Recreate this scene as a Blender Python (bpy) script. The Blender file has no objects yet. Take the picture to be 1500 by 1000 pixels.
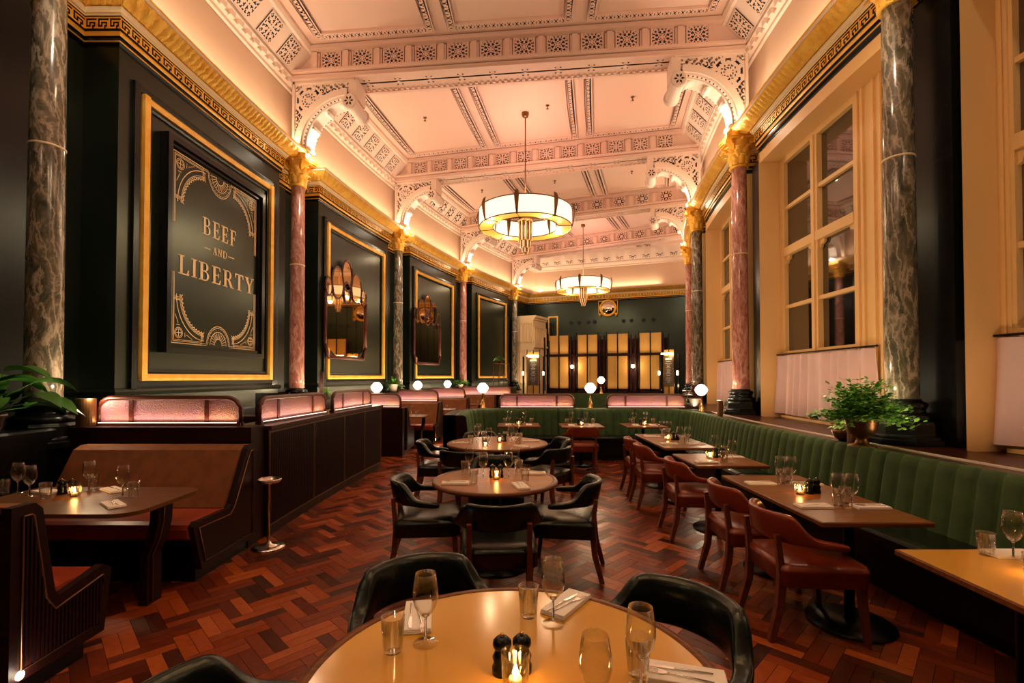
import bpy, math, random
from math import sin, cos, pi, radians, hypot, atan2, sqrt
random.seed(7)
S = bpy.context.scene
COL = S.collection
# ------------------------------------------------------------------ camera, world, exposure
cd = bpy.data.cameras.new('camera'); cam = bpy.data.objects.new('camera', cd); COL.objects.link(cam)
cam.location = (0, 0, 1.65); cam.rotation_euler = (radians(91.0), 0, 0)
cd.sensor_width = 36; cd.lens = 16.8; cd.shift_y = 0.0265; cd.clip_start = 0.02; cd.clip_end = 200
S.camera = cam
S.view_settings.view_transform = 'Standard'; S.view_settings.look = 'None'
S.view_settings.exposure = 0.0; S.view_settings.gamma = 1.0; S.view_settings.use_curve_mapping = False
W = bpy.data.worlds.new('World'); S.world = W; W.use_nodes = True
W.node_tree.nodes['Background'].inputs[0].default_value = (1.0, 0.62, 0.36, 1)
W.node_tree.nodes['Background'].inputs[1].default_value = 0.03
def T(kelvin_name):
    return {'warm': (1.0, 0.60, 0.28), 'soft': (1.0, 0.70, 0.42), 'candle': (1.0, 0.45, 0.12), 'white': (1.0, 0.82, 0.62), 'pink': (1.0, 0.56, 0.45)}[kelvin_name]
def light(name, kind, loc, power, col='warm', size=.1, size_y=None, rot=(0,0,0), spot=None, blend=.6, spread=None):
    l = bpy.data.lights.new(name, kind); l.energy = power; l.color = T(col)
    if kind == 'AREA':
        l.shape = 'RECTANGLE' if size_y else 'SQUARE'; l.size = size
        if size_y: l.size_y = size_y
        if spread: l.spread = spread
    else: l.shadow_soft_size = size
    if kind == 'SPOT': l.spot_size = spot; l.spot_blend = blend
    o = bpy.data.objects.new(name, l); o.location = loc; o.rotation_euler = rot; COL.objects.link(o); return o
# ------------------------------------------------------------------ room geometry: concentric arcs
CX, CY = 34.33, 5.47
def ang(i): return .111 + .1298*(i-2)
def xy(rho, i):
    a = ang(i); return (CX - rho*cos(a), CY + rho*sin(a))
def rzL(i):
    a = ang(i); return atan2(cos(a), sin(a))       # local x along the room, local -y into the room (left wall)
def rzR(i):
    a = ang(i); return atan2(-cos(a), -sin(a))     # the same for the right wall
ZC = 8.2          # ceiling panels
ZS = 7.62         # rib soffits
# perimeter cove lights on the cornices
def aim_up(i, tilt, side):
    a = ang(i); nx, ny = (cos(a), -sin(a)) if side == 'L' else (-cos(a), sin(a))
    return nx, ny
for k in range(-1, 6):
    for side, rho in (('L', 38.83), ('R', 30.33)):
        i = k + .5
        x, y = xy(rho, i)
        rz = rzL(i)
        L_ = (5.0 if side == 'L' else 3.9)
        light('cove_light', 'AREA', (x, y, 6.33), (24 if k < 1 else 36) if side == 'L' else 27, 'soft', L_*.93, .05, (radians(180), 0, rz))
light('cove_light', 'AREA', (4.4, 25.05, 6.33), 45, 'soft', 6.5, .05, (radians(180), 0, radians(-20.3)))
for k in range(0, 6):
    for side, rho, d in (('L', 38.62, 1), ('R', 30.62, -1)):
        x, y = xy(rho, k)
        light('bracket_light', 'POINT', (x, y, 6.22), 34, 'white', .03)
        x, y = xy(38.3 if side == 'L' else 30.95, k+.02); light('capital_fill', 'POINT', (x, y, 5.35), 9, 'soft', .05)  # second point is an added fill floating by each capital, no fixture there
# chandelier lamps are made in the chandelier builder; table lamps, candles, screens in theirs

# ------------------------------------------------------------------ materials
MT = {}
def newmat(name):
    m = bpy.data.materials.new(name); m.use_nodes = True; MT[name] = m
    return m, m.node_tree, m.node_tree.nodes['Principled BSDF']
def mat(name, c, rough=.5, metal=0, spec=.5, c2=None, scale=5, bump=0, bscale=40, stretch=None, coat=0, sheen=0, detail=4, dist=0, lo=.35, hi=.65, tint=None):
    m, nt, b = newmat(name)
    b.inputs['Base Color'].default_value = (*c, 1); b.inputs['Roughness'].default_value = rough
    b.inputs['Metallic'].default_value = metal; b.inputs['Specular IOR Level'].default_value = spec
    b.inputs['Coat Weight'].default_value = coat; b.inputs['Coat Roughness'].default_value = .12
    if tint: b.inputs['Specular Tint'].default_value = (*tint, 1)
    if sheen: b.inputs['Sheen Weight'].default_value = sheen; b.inputs['Sheen Roughness'].default_value = .4; b.inputs['Sheen Tint'].default_value = (*[min(1, x*5+.1) for x in c], 1)
    if c2 or bump:
        tc = nt.nodes.new('ShaderNodeTexCoord'); mp = nt.nodes.new('ShaderNodeMapping')
        nt.links.new(tc.outputs['Object'], mp.inputs[0])
        if stretch: mp.inputs['Scale'].default_value = stretch
    if c2:
        n = nt.nodes.new('ShaderNodeTexNoise'); n.inputs['Scale'].default_value = scale; n.inputs['Detail'].default_value = detail
        n.inputs['Distortion'].default_value = dist
        nt.links.new(mp.outputs[0], n.inputs[0])
        r = nt.nodes.new('ShaderNodeValToRGB'); r.color_ramp.elements[0].position = lo; r.color_ramp.elements[1].position = hi
        r.color_ramp.elements[0].color = (*c, 1); r.color_ramp.elements[1].color = (*c2, 1)
        nt.links.new(n.outputs[0], r.inputs[0]); nt.links.new(r.outputs[0], b.inputs['Base Color'])
    if bump:
        n2 = nt.nodes.new('ShaderNodeTexNoise'); n2.inputs['Scale'].default_value = bscale; n2.inputs['Detail'].default_value = 3
        nt.links.new(mp.outputs[0], n2.inputs[0])
        bp = nt.nodes.new('ShaderNodeBump'); bp.inputs['Strength'].default_value = bump; bp.inputs['Distance'].default_value = .01
        nt.links.new(n2.outputs[0], bp.inputs['Height']); nt.links.new(bp.outputs[0], b.inputs['Normal'])
    return m
def emis(name, c, s, base=(.8,.8,.8)):
    m, nt, b = newmat(name); b.inputs['Base Color'].default_value = (*base, 1)
    b.inputs['Emission Color'].default_value = (*c, 1); b.inputs['Emission Strength'].default_value = s
    return m
def thin_glass(name, tint=(1,1,1), refl=1.0, ior=1.5, rough=.02, dirt=0):
    m = bpy.data.materials.new(name); m.use_nodes = True; nt = m.node_tree; MT[name] = m
    nt.nodes.remove(nt.nodes['Principled BSDF']); out = nt.nodes['Material Output']
    t = nt.nodes.new('ShaderNodeBsdfTransparent'); t.inputs[0].default_value = (*tint, 1)
    g = nt.nodes.new('ShaderNodeBsdfGlossy'); g.inputs['Roughness'].default_value = rough; g.inputs[0].default_value = (refl, refl, refl, 1)
    lw = nt.nodes.new('ShaderNodeLayerWeight'); lw.inputs[0].default_value = .5
    pw = nt.nodes.new('ShaderNodeMath'); pw.operation = 'POWER'; pw.inputs[1].default_value = 2.6; nt.links.new(lw.outputs['Facing'], pw.inputs[0])
    f = nt.nodes.new('ShaderNodeMath'); f.operation = 'MULTIPLY_ADD'; f.inputs[1].default_value = .9; f.inputs[2].default_value = (ior-1)**2/(ior+1)**2*.45
    tr = nt.nodes.new('ShaderNodeMixRGB'); tr.inputs[1].default_value = (*tint,1); tr.inputs[2].default_value = (tint[0]*.8,tint[1]*.8,tint[2]*.78,1); nt.links.new(pw.outputs[0], tr.inputs[0]); nt.links.new(tr.outputs[0], t.inputs[0]); nt.links.new(pw.outputs[0], f.inputs[0])
    mx = nt.nodes.new('ShaderNodeMixShader'); nt.links.new(f.outputs[0], mx.inputs[0])
    nt.links.new(t.outputs[0], mx.inputs[1]); nt.links.new(g.outputs[0], mx.inputs[2]); nt.links.new(mx.outputs[0], out.inputs[0])
    return m
def marble(name, base, mid, vein, scale=2.2):
    m, nt, b = newmat(name); b.inputs['Roughness'].default_value = .18; b.inputs['Specular IOR Level'].default_value = .6
    tc = nt.nodes.new('ShaderNodeTexCoord'); mp = nt.nodes.new('ShaderNodeMapping'); mp.inputs['Scale'].default_value = (2.6, 2.6, 1.1); mp.inputs['Rotation'].default_value = (.5,.3,0)
    nt.links.new(tc.outputs['Object'], mp.inputs[0])
    n = nt.nodes.new('ShaderNodeTexNoise'); n.inputs['Scale'].default_value = scale; n.inputs['Detail'].default_value = 10; n.inputs['Distortion'].default_value = 2.4; n.inputs['Roughness'].default_value = .62
    nt.links.new(mp.outputs[0], n.inputs[0])
    r = nt.nodes.new('ShaderNodeValToRGB'); e = r.color_ramp.elements; e[0].position = .34; e[1].position = .68
    e[0].color = (*base, 1); e[1].color = (*vein, 1); x = e.new(.52); x.color = (*mid, 1)
    nt.links.new(n.outputs[0], r.inputs[0])
    w = nt.nodes.new('ShaderNodeTexWave'); w.inputs['Scale'].default_value = 1.8; w.inputs['Distortion'].default_value = 9; w.inputs['Detail'].default_value = 7; w.inputs['Detail Scale'].default_value = 1.6; w.inputs['Detail Roughness'].default_value = .7
    nt.links.new(mp.outputs[0], w.inputs[0])
    r2 = nt.nodes.new('ShaderNodeValToRGB'); r2.color_ramp.elements[0].position = .0; r2.color_ramp.elements[1].position = .22
    r2.color_ramp.elements[0].color = (.75,.75,.75,1); r2.color_ramp.elements[1].color = (0,0,0,1)
    nt.links.new(w.outputs[0], r2.inputs[0])
    mx = nt.nodes.new('ShaderNodeMixRGB'); mx.inputs[2].default_value = (*vein, 1); nt.links.new(r2.outputs[0], mx.inputs[0]); nt.links.new(r.outputs[0], mx.inputs[1])
    nt.links.new(mx.outputs[0], b.inputs['Base Color'])
    return m
def wood(name, c, c2, rough=.35, scale=(1.5, 14, 14), coat=.2):
    return mat(name, c, rough, c2=c2, scale=2.5, stretch=scale, coat=coat, detail=6, dist=.6, bump=.05, bscale=6)
mat('plaster', (.82,.66,.56), .6, c2=(.78,.62,.53), scale=1.5)
mat('plaster_pink', (.78,.53,.44), .6, c2=(.76,.56,.46), scale=.7)
mat('upper_wall', (.70,.50,.36), .65, c2=(.66,.47,.34), scale=1)
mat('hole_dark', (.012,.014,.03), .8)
mat('wall_green', (.006,.011,.008), .30, tint=(.74,.94,.78), c2=(.010,.014,.009), scale=1.2, bump=.08, bscale=6)
mat('black_gloss', (.004,.004,.005), .25, spec=.35, tint=(.6,.8,.85), c2=(.006,.006,.006), scale=3)
mat('gold', (1.0,.62,.10), .34, metal=.3, c2=(.92,.46,.05), scale=6, bump=.9, bscale=60)
mat('gold_smooth', (.98,.60,.16), .25, metal=1)

mat('cream_trim', (.85,.68,.42), .5)
mat('cream_paint', (.86,.58,.24), .5, c2=(.84,.55,.24), scale=1.2)
marble('marble_green', (.045,.052,.036), (.14,.125,.09), (.42,.36,.28))
marble('marble_pink', (.30,.10,.08), (.46,.20,.16), (.62,.38,.32))
wood('dark_wood', (.010,.002,.002), (.018,.003,.003), .45, coat=.0); MT['dark_wood'].node_tree.nodes['Principled BSDF'].inputs['Specular IOR Level'].default_value = .2
wood('ledge_wood', (.030,.008,.004), (.045,.012,.006), .3, coat=.0); MT['ledge_wood'].node_tree.nodes['Principled BSDF'].inputs['Specular IOR Level'].default_value = .3; MT['ledge_wood'].node_tree.nodes['Principled BSDF'].inputs['Specular Tint'].default_value = (1,.6,.4,1)
wood('red_wood', (.055,.010,.005), (.10,.018,.009), .35, coat=.0)
wood('chair_wood', (.10,.024,.010), (.17,.045,.018), .3)
wood('table_wood', (.24,.085,.016), (.36,.14,.030), .34, (2, 12, 2), coat=.0)
for n_ in ('table_wood',): MT[n_].node_tree.nodes['Principled BSDF'].inputs['Specular Tint'].default_value = (1,.72,.42,1); MT[n_].node_tree.nodes['Principled BSDF'].inputs['Specular IOR Level'].default_value = .3
wood('rect_table_wood', (.15,.052,.011), (.23,.088,.020), .34, (2, 12, 2), coat=.0); wood('booth_table_wood', (.095,.038,.008), (.14,.058,.013), .36, (2, 12, 2), coat=.0)
for n_ in ('rect_table_wood','booth_table_wood'): MT[n_].node_tree.nodes['Principled BSDF'].inputs['Specular Tint'].default_value = (1,.72,.42,1); MT[n_].node_tree.nodes['Principled BSDF'].inputs['Specular IOR Level'].default_value = .25
wood('table_edge', (.13,.042,.010), (.20,.068,.016), .35, coat=.0); MT['table_edge'].node_tree.nodes['Principled BSDF'].inputs['Specular IOR Level'].default_value = .2
mat('table_gold', (.68,.38,.06), .14, tint=(1,.8,.5), c2=(.62,.30,.045), scale=1.6)
mat('black_leather', (.004,.006,.005), .27, bump=.12, bscale=60, spec=.38, tint=(.85,.96,.88))
mat('red_leather', (.17,.022,.007), .28, c2=(.24,.036,.010), scale=4, bump=.10, bscale=60, spec=.45)
mat('booth_red', (.28,.035,.015), .34, c2=(.36,.06,.02), scale=4, bump=.1, bscale=50)
mat('tan_velvet', (.21,.066,.010), .75, c2=(.15,.045,.007), scale=9, sheen=.25)
mat('green_velvet', (.036,.088,.022), .8, c2=(.022,.058,.015), scale=7, sheen=.4)
mat('black_metal', (.008,.008,.009), .35, metal=.6)
mat('brass', (.75,.45,.16), .25, metal=1)
mat('bronze', (.20,.10,.04), .35, metal=.9)
mat('brass_panel', (.55,.33,.09), .42, metal=.55, c2=(.50,.32,.10), scale=5, bump=.1, bscale=30)
mat('copper', (.45,.19,.07), .4, metal=.7)
mat('steel', (.85,.82,.78), .18, metal=1)
mat('napkin', (.95,.88,.78), .8)
mat('curtain', (.80,.58,.56), .8, c2=(.72,.54,.54), scale=2)
mat('leaf', (.035,.16,.015), .45, c2=(.06,.26,.03), scale=8)
mat('leaf_light', (.16,.50,.05), .5, c2=(.34,.66,.12), scale=10)
mat('leaf_pale', (.16,.28,.05), .5, c2=(.45,.50,.20), scale=14)
mat('leaf_red', (.10,.015,.02), .5)
mat('soil', (.02,.012,.008), .9)
mat('terracotta', (.055,.020,.010), .6)
mat('grey_pot', (.35,.30,.26), .5)
mat('wax', (.9,.75,.5), .5)
mat('chalkboard', (.05,.045,.04), .5)
mat('chalk', (.85,.78,.70), .8)
mat('sign_gold', (.98,.74,.42), .4, metal=.0)
mat('sign_face', (.012,.014,.010), .25, tint=(.7,.95,.75))
mat('night', (.010,.008,.007), .03, spec=1.0)
MT['night'].node_tree.nodes['Principled BSDF'].inputs['IOR'].default_value = 1.9
mat('mirror_amber', (.62,.42,.22), .03, metal=1)
mat('mirror_clear', (.9,.88,.85), .02, metal=1)
thin_glass('glass', (.97,.97,.96), 1.0, 1.55)
m_, nt_, b_ = newmat('solid_glass'); b_.inputs['Transmission Weight'].default_value = 1; b_.inputs['Roughness'].default_value = .0; b_.inputs['IOR'].default_value = 1.45
thin_glass('cut_glass', (.95,.93,.88), 1.0, 1.7, .06)
emis('flame', (1.0,.60,.22), 40); emis('globe', (1.0,.84,.66), 7); emis('shade_glow', (1.0,.82,.62), 1.25, (.9,.8,.6))
emis('shade_amber', (1.0,.48,.06), .7, (.8,.5,.1)); emis('rod_glow', (1.0,.52,.24), .75, (.8,.5,.2)); emis('bulb', (1.0,.70,.38), 20)
emis('led', (1.0,.66,.52), 3.0)
def screen_glass():
    m, nt, b = newmat('screen_glass')
    tc = nt.nodes.new('ShaderNodeTexCoord')
    v = nt.nodes.new('ShaderNodeTexNoise'); v.inputs['Scale'].default_value = 90; v.inputs['Detail'].default_value = 2
    nt.links.new(tc.outputs['Object'], v.inputs[0])
    n = nt.nodes.new('ShaderNodeTexNoise'); n.inputs['Scale'].default_value = 2.5; nt.links.new(tc.outputs['Object'], n.inputs[0])
    r = nt.nodes.new('ShaderNodeValToRGB'); e = r.color_ramp.elements
    e[0].position = .38; e[0].color = (.32,.13,.19,1); e[1].position = .62; e[1].color = (.38,.17,.13,1)
    nt.links.new(n.outputs[0], r.inputs[0]); nt.links.new(r.outputs[0], b.inputs['Base Color'])
    b.inputs['Roughness'].default_value = .35; b.inputs['Specular IOR Level'].default_value = .5
    bp = nt.nodes.new('ShaderNodeBump'); bp.inputs['Strength'].default_value = .9; bp.inputs['Distance'].default_value = .01
    nt.links.new(v.outputs[0], bp.inputs['Height']); nt.links.new(bp.outputs[0], b.inputs['Normal'])
    b.inputs['Transmission Weight'].default_value = .0
screen_glass()
def floor_mat():
    m, nt, b = newmat('parquet')
    a = nt.nodes.new('ShaderNodeAttribute'); a.attribute_name = 'plank'
    r = nt.nodes.new('ShaderNodeValToRGB'); e = r.color_ramp.elements; e[0].position = 0; e[1].position = 1
    cs = [(0,(.040,.009,.004)), (.25,(.12,.020,.006)), (.5,(.23,.036,.008)), (.75,(.38,.068,.012)), (1,(.56,.13,.026))]
    e[0].color = (*cs[0][1],1); e[1].color = (*cs[-1][1],1)
    for p, c in cs[1:-1]:
        x = e.new(p); x.color = (*c,1)
    sx = nt.nodes.new('ShaderNodeSeparateColor'); nt.links.new(a.outputs['Color'], sx.inputs[0])
    nt.links.new(sx.outputs[0], r.inputs[0])
    tc = nt.nodes.new('ShaderNodeTexCoord'); mp = nt.nodes.new('ShaderNodeMapping'); nt.links.new(tc.outputs['Object'], mp.inputs[0])
    n = nt.nodes.new('ShaderNodeTexNoise'); n.inputs['Scale'].default_value = 25; n.inputs['Detail'].default_value = 5; nt.links.new(mp.outputs[0], n.inputs[0])
    mx = nt.nodes.new('ShaderNodeMixRGB'); mx.blend_type = 'MULTIPLY'; mx.inputs[0].default_value = .55
    nt.links.new(r.outputs[0], mx.inputs[1]); nt.links.new(n.outputs[0], mx.inputs[2]); nt.links.new(mx.outputs[0], b.inputs['Base Color'])
    b.inputs['Roughness'].default_value = .30; b.inputs['Coat Weight'].default_value = .05; b.inputs['Coat Roughness'].default_value = .22; b.inputs['Specular IOR Level'].default_value = .4; b.inputs['Specular Tint'].default_value = (1,.62,.42,1)
    mr = nt.nodes.new('ShaderNodeMapRange'); mr.inputs[3].default_value = .24; mr.inputs[4].default_value = .46
    nt.links.new(sx.outputs[1], mr.inputs[0]); nt.links.new(mr.outputs[0], b.inputs['Roughness'])
floor_mat()
# ------------------------------------------------------------------ mesh builder
class MB:
    def __init__(s): s.v = []; s.f = []; s.m = []; s.sm = []
    def add(s, vs, fs, mi=0, smooth=False):
        o = len(s.v); s.v += vs
        for f in fs: s.f.append(tuple(o+k for k in f)); s.m.append(mi); s.sm.append(smooth)
        return s
    def box(s, x0, x1, y0, y1, z0, z1, mi=0):
        v = [(x,y,z) for z in (z0,z1) for y in (y0,y1) for x in (x0,x1)]
        return s.add(v, [(0,2,3,1),(4,5,7,6),(0,1,5,4),(2,6,7,3),(0,4,6,2),(1,3,7,5)], mi)
    def rbox(s, x0, x1, y0, y1, z0, z1, b=.01, mi=0, smooth=False):
        xs = (x0,x1); ys = (y0,y1); zs = (z0,z1); idx = {}; v = []
        for i in (0,1):
            for j in (0,1):
                for k in (0,1):
                    for ax in range(3):
                        p = [xs[i], ys[j], zs[k]]
                        for q in range(3):
                            if q != ax: p[q] += b*(1 if (i,j,k)[q] == 0 else -1)
                        idx[(i,j,k,ax)] = len(v); v.append(tuple(p))
        f = []
        def quad(ax, sgn):
            o = [q for q in range(3) if q != ax]; c = []
            for a, bb in ((0,0),(1,0),(1,1),(0,1)):
                key = [0,0,0]; key[ax] = sgn; key[o[0]] = a; key[o[1]] = bb
                c.append(idx[(*key, ax)])
            f.append(tuple(c))
        for ax in range(3):
            for sg in (0,1): quad(ax, sg)
        for ax in range(3):           # edges along ax
            o = [q for q in range(3) if q != ax]
            for a in (0,1):
                for bb in (0,1):
                    k0 = [0,0,0]; k0[o[0]] = a; k0[o[1]] = bb; k1 = list(k0); k1[ax] = 1
                    f.append((idx[(*k0,o[0])], idx[(*k0,o[1])], idx[(*k1,o[1])], idx[(*k1,o[0])]))
        for i in (0,1):
            for j in (0,1):
                for k in (0,1): f.append((idx[(i,j,k,0)], idx[(i,j,k,1)], idx[(i,j,k,2)]))
        return s.add(v, f, mi, smooth)
    def lathe(s, prof, n=16, c=(0,0,0), mi=0, smooth=True, cap=True, a0=0.0):
        v = []
        for r, z in prof:
            for k in range(n):
                a = a0+2*pi*k/n; v.append((c[0]+r*cos(a), c[1]+r*sin(a), c[2]+z))
        f = []
        for j in range(len(prof)-1):
            for k in range(n):
                f.append((j*n+k, j*n+(k+1)%n, (j+1)*n+(k+1)%n, (j+1)*n+k))
        s.add(v, f, mi, smooth)
        if cap:
            o = len(s.v) - len(v); L = len(prof)-1
            if prof[0][0] > 1e-4: s.f.append(tuple(o+k for k in reversed(range(n)))); s.m.append(mi); s.sm.append(False)
            if prof[L][0] > 1e-4: s.f.append(tuple(o+L*n+k for k in range(n))); s.m.append(mi); s.sm.append(False)
        return s
    def tube(s, pts, r, n=8, mi=0, cap=True, ry=None, smooth=True):
        pts = [tuple(map(float, p)) for p in pts]; L = len(pts); v = []
        rr = r if isinstance(r, (list, tuple)) else [r]*L
        up = (0,0,1)
        for i, p in enumerate(pts):
            a = pts[max(0,i-1)]; b = pts[min(L-1,i+1)]
            t = [b[k]-a[k] for k in range(3)]; d = sqrt(sum(x*x for x in t)) or 1; t = [x/d for x in t]
            u = up if abs(t[2]) < .9 else (0,1,0)
            sx = (t[1]*u[2]-t[2]*u[1], t[2]*u[0]-t[0]*u[2], t[0]*u[1]-t[1]*u[0]); d = sqrt(sum(x*x for x in sx)); sx = [x/d for x in sx]
            sy = (sx[1]*t[2]-sx[2]*t[1], sx[2]*t[0]-sx[0]*t[2], sx[0]*t[1]-sx[1]*t[0])
            for k in range(n):
                an = 2*pi*(k+.5)/n; ca = cos(an)*rr[i]; sa = sin(an)*(ry[i] if isinstance(ry, (list,tuple)) else (ry or rr[i]))
                v.append(tuple(p[q]+sx[q]*ca+sy[q]*sa for q in range(3)))
        f = [(j*n+k, (j+1)*n+k, (j+1)*n+(k+1)%n, j*n+(k+1)%n) for j in range(L-1) for k in range(n)]
        if cap: f += [tuple(range(n)), tuple((L-1)*n+k for k in reversed(range(n)))]
        return s.add(v, f, mi, smooth)
    def prism(s, poly, d0, d1, plane='yz', mi=0):
        """poly of 2d points extruded along the remaining axis from d0 to d1"""
        n = len(poly)
        def P(p, d): return {'yz': (d,p[0],p[1]), 'xz': (p[0],d,p[1]), 'xy': (p[0],p[1],d)}[plane]
        v = [P(p,d0) for p in poly] + [P(p,d1) for p in poly]
        return s.add(v, [tuple(range(n)), tuple(reversed(range(n,2*n)))] + [(k,(k+1)%n,n+(k+1)%n,n+k) for k in range(n)], mi)
    def grid(s, fn, nu, nv, mi=0, smooth=True, wrap=False):
        v = [fn(u/nu, w/nv) for w in range(nv+1) for u in range(nu+(0 if wrap else 1))]
        W_ = nu+(0 if wrap else 1)
        f = [(w*W_+u, w*W_+(u+1)%W_, (w+1)*W_+(u+1)%W_, (w+1)*W_+u) for w in range(nv) for u in range(nu)]
        return s.add(v, f, mi, smooth)
    def cells(s, hole, nu, nv, fn, mi=0, back=None, bmi=1):
        """pierced plate: quads of fn(u,v) where hole(u,v) is false; back(u,v) gives the dark ground behind"""
        for w in range(nv):
            run = None
            for u in range(nu+1):
                h = True if u == nu else hole((u+.5)/nu, (w+.5)/nv)
                if not h and run is None: run = u
                if h and run is not None:
                    st = run
                    s.add([fn(st/nu,w/nv), fn(u/nu,w/nv), fn(u/nu,(w+1)/nv), fn(st/nu,(w+1)/nv)], [(0,1,2,3)], mi); run = None
        if back: s.add([back(0,0), back(1,0), back(1,1), back(0,1)], [(0,1,2,3)], bmi)
        return s
    def arc(s, prof, rho, sg, i0, i1, n=None, mi=0, closed=False, smooth=False, caps=True):
        """profile (d into the room, z) swept along a room arc; sg=-1 left wall, +1 right wall"""
        n = n or max(1, int(abs(i1-i0)*12)); v = []
        for k in range(n+1):
            i = i0+(i1-i0)*k/n
            for d, z in prof:
                x, y = xy(rho+sg*d, i); v.append((x,y,z))
        m = len(prof); e = m if closed else m-1
        f = [(k*m+j, k*m+(j+1)%m, (k+1)*m+(j+1)%m, (k+1)*m+j) for k in range(n) for j in range(e)]
        if closed and caps: f += [tuple(range(m)), tuple(n*m+j for j in reversed(range(m)))]
        return s.add(v, f, mi, smooth)
    def rot(s, a, c=(0,0)):
        ca, sa = cos(a), sin(a)
        s.v = [(c[0]+(x-c[0])*ca-(y-c[1])*sa, c[1]+(x-c[0])*sa+(y-c[1])*ca, z) for x,y,z in s.v]; return s
    def move(s, dx, dy, dz): s.v = [(x+dx,y+dy,z+dz) for x,y,z in s.v]; return s
    def build(s, name, mats, parent=None, loc=None, rz=0, subd=0, smooth=None):
        me = bpy.data.meshes.new(name); me.from_pydata(s.v, [], s.f); me.update()
        for mm in (mats if isinstance(mats, (list,tuple)) else [mats]): me.materials.append(MT[mm])
        me.polygons.foreach_set('material_index', s.m)
        me.polygons.foreach_set('use_smooth', s.sm if smooth is None else [smooth]*len(s.f)); me.update()
        o = bpy.data.objects.new(name, me); COL.objects.link(o)
        if loc: o.location = loc
        o.rotation_euler = (0,0,rz)
        if parent: o.parent = parent
        if subd:
            md = o.modifiers.new('sub', 'SUBSURF'); md.levels = subd; md.render_levels = subd
        return o
def fixn(o):
    import bmesh
    b = bmesh.new(); b.from_mesh(o.data); bmesh.ops.recalc_face_normals(b, faces=b.faces); b.to_mesh(o.data); b.free(); return o
def tag(o, label, cat, group=None, kind=None):
    o['label'] = label; o['category'] = cat
    if group: o['group'] = group
    if kind: o['kind'] = kind
    return o
def struct(o): o['kind'] = 'structure'; return o
def empty(name, loc, label, cat, group=None, rz=0):
    o = bpy.data.objects.new(name, None); o.empty_display_size = .1; COL.objects.link(o)
    o.location = loc; o.rotation_euler = (0,0,rz); return tag(o, label, cat, group)
def dup(root, loc, rz, label, group=None):
    r = root.copy(); COL.objects.link(r); r.location = loc; r.rotation_euler = (0,0,rz); r['label'] = label
    if group: r['group'] = group
    for ch in list(root.children):
        c = ch.copy(); COL.objects.link(c); c.parent = r
        for g in list(ch.children):
            d = g.copy(); COL.objects.link(d); d.parent = c
    return r
used = set()
def place(proto, loc, rz, label, group=None):
    if proto.name not in used:
        used.add(proto.name); proto.location = loc; proto.rotation_euler = (0,0,rz); proto['label'] = label
        if group: proto['group'] = group
        return proto
    return dup(proto, loc, rz, label, group)
# ------------------------------------------------------------------ floor: herringbone parquet
def make_floor():
    b = MB(); cols = []
    w, L = .16, .32; q = sqrt(.5)
    def put(ax, ay, bx, by, alongx):
        # block split into two planks
        for h in (0,1):
            if alongx: r = (ax, bx, ay+h*w/2, ay+(h+1)*w/2)
            else: r = (ax+h*w/2, ax+(h+1)*w/2, ay, by)
            g = .0012
            P4 = [(r[0]+g,r[2]+g),(r[1]-g,r[2]+g),(r[1]-g,r[3]-g),(r[0]+g,r[3]-g)]
            P4 = [((x-y)*q, (x+y)*q, .0) for x,y in P4]
            b.add(P4, [(0,1,2,3)], 0); cols.append((tone if random.random() < .5 else random.random(), random.random()))
    for k in range(-150, 260):
        for m in range(-70, 100):
            ox = k*w+m*L; oy = k*w-m*L
            for kind in (0,1):
                if kind == 0: x0,y0,x1,y1 = ox,oy,ox+L,oy+w
                else: x0,y0,x1,y1 = ox,oy+w,ox+w,oy+w+L
                mx, my = (x0+x1)/2, (y0+y1)/2; X, Y = (mx-my)*q, (mx+my)*q
                if Y < -1.5 or Y > 27: continue
                rho = hypot(X-CX, Y-CY)
                if rho < 29.9 or rho > 39.5: continue
                tone = random.random(); put(x0,y0,x1,y1,kind==0)
    b.v = [(x,y,0.0) for x,y,z in b.v]
    np_ = len(b.f)
    b.arc([(0,-.004),(9.9,-.004),(9.9,-.1),(0,-.1)], 39.6, -1, -1.2, 6.4, 60, mi=1, closed=True)
    o = b.build('floor', ['parquet','black_gloss'])
    ca = o.data.color_attributes.new('plank', 'FLOAT_COLOR', 'CORNER')
    for p in o.data.polygons[:np_]:
        c = cols[p.index]
        for l in p.loop_indices: ca.data[l].color = (c[0]*.95+.02, c[1], 0, 1)
    struct(o)
make_floor()

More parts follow.
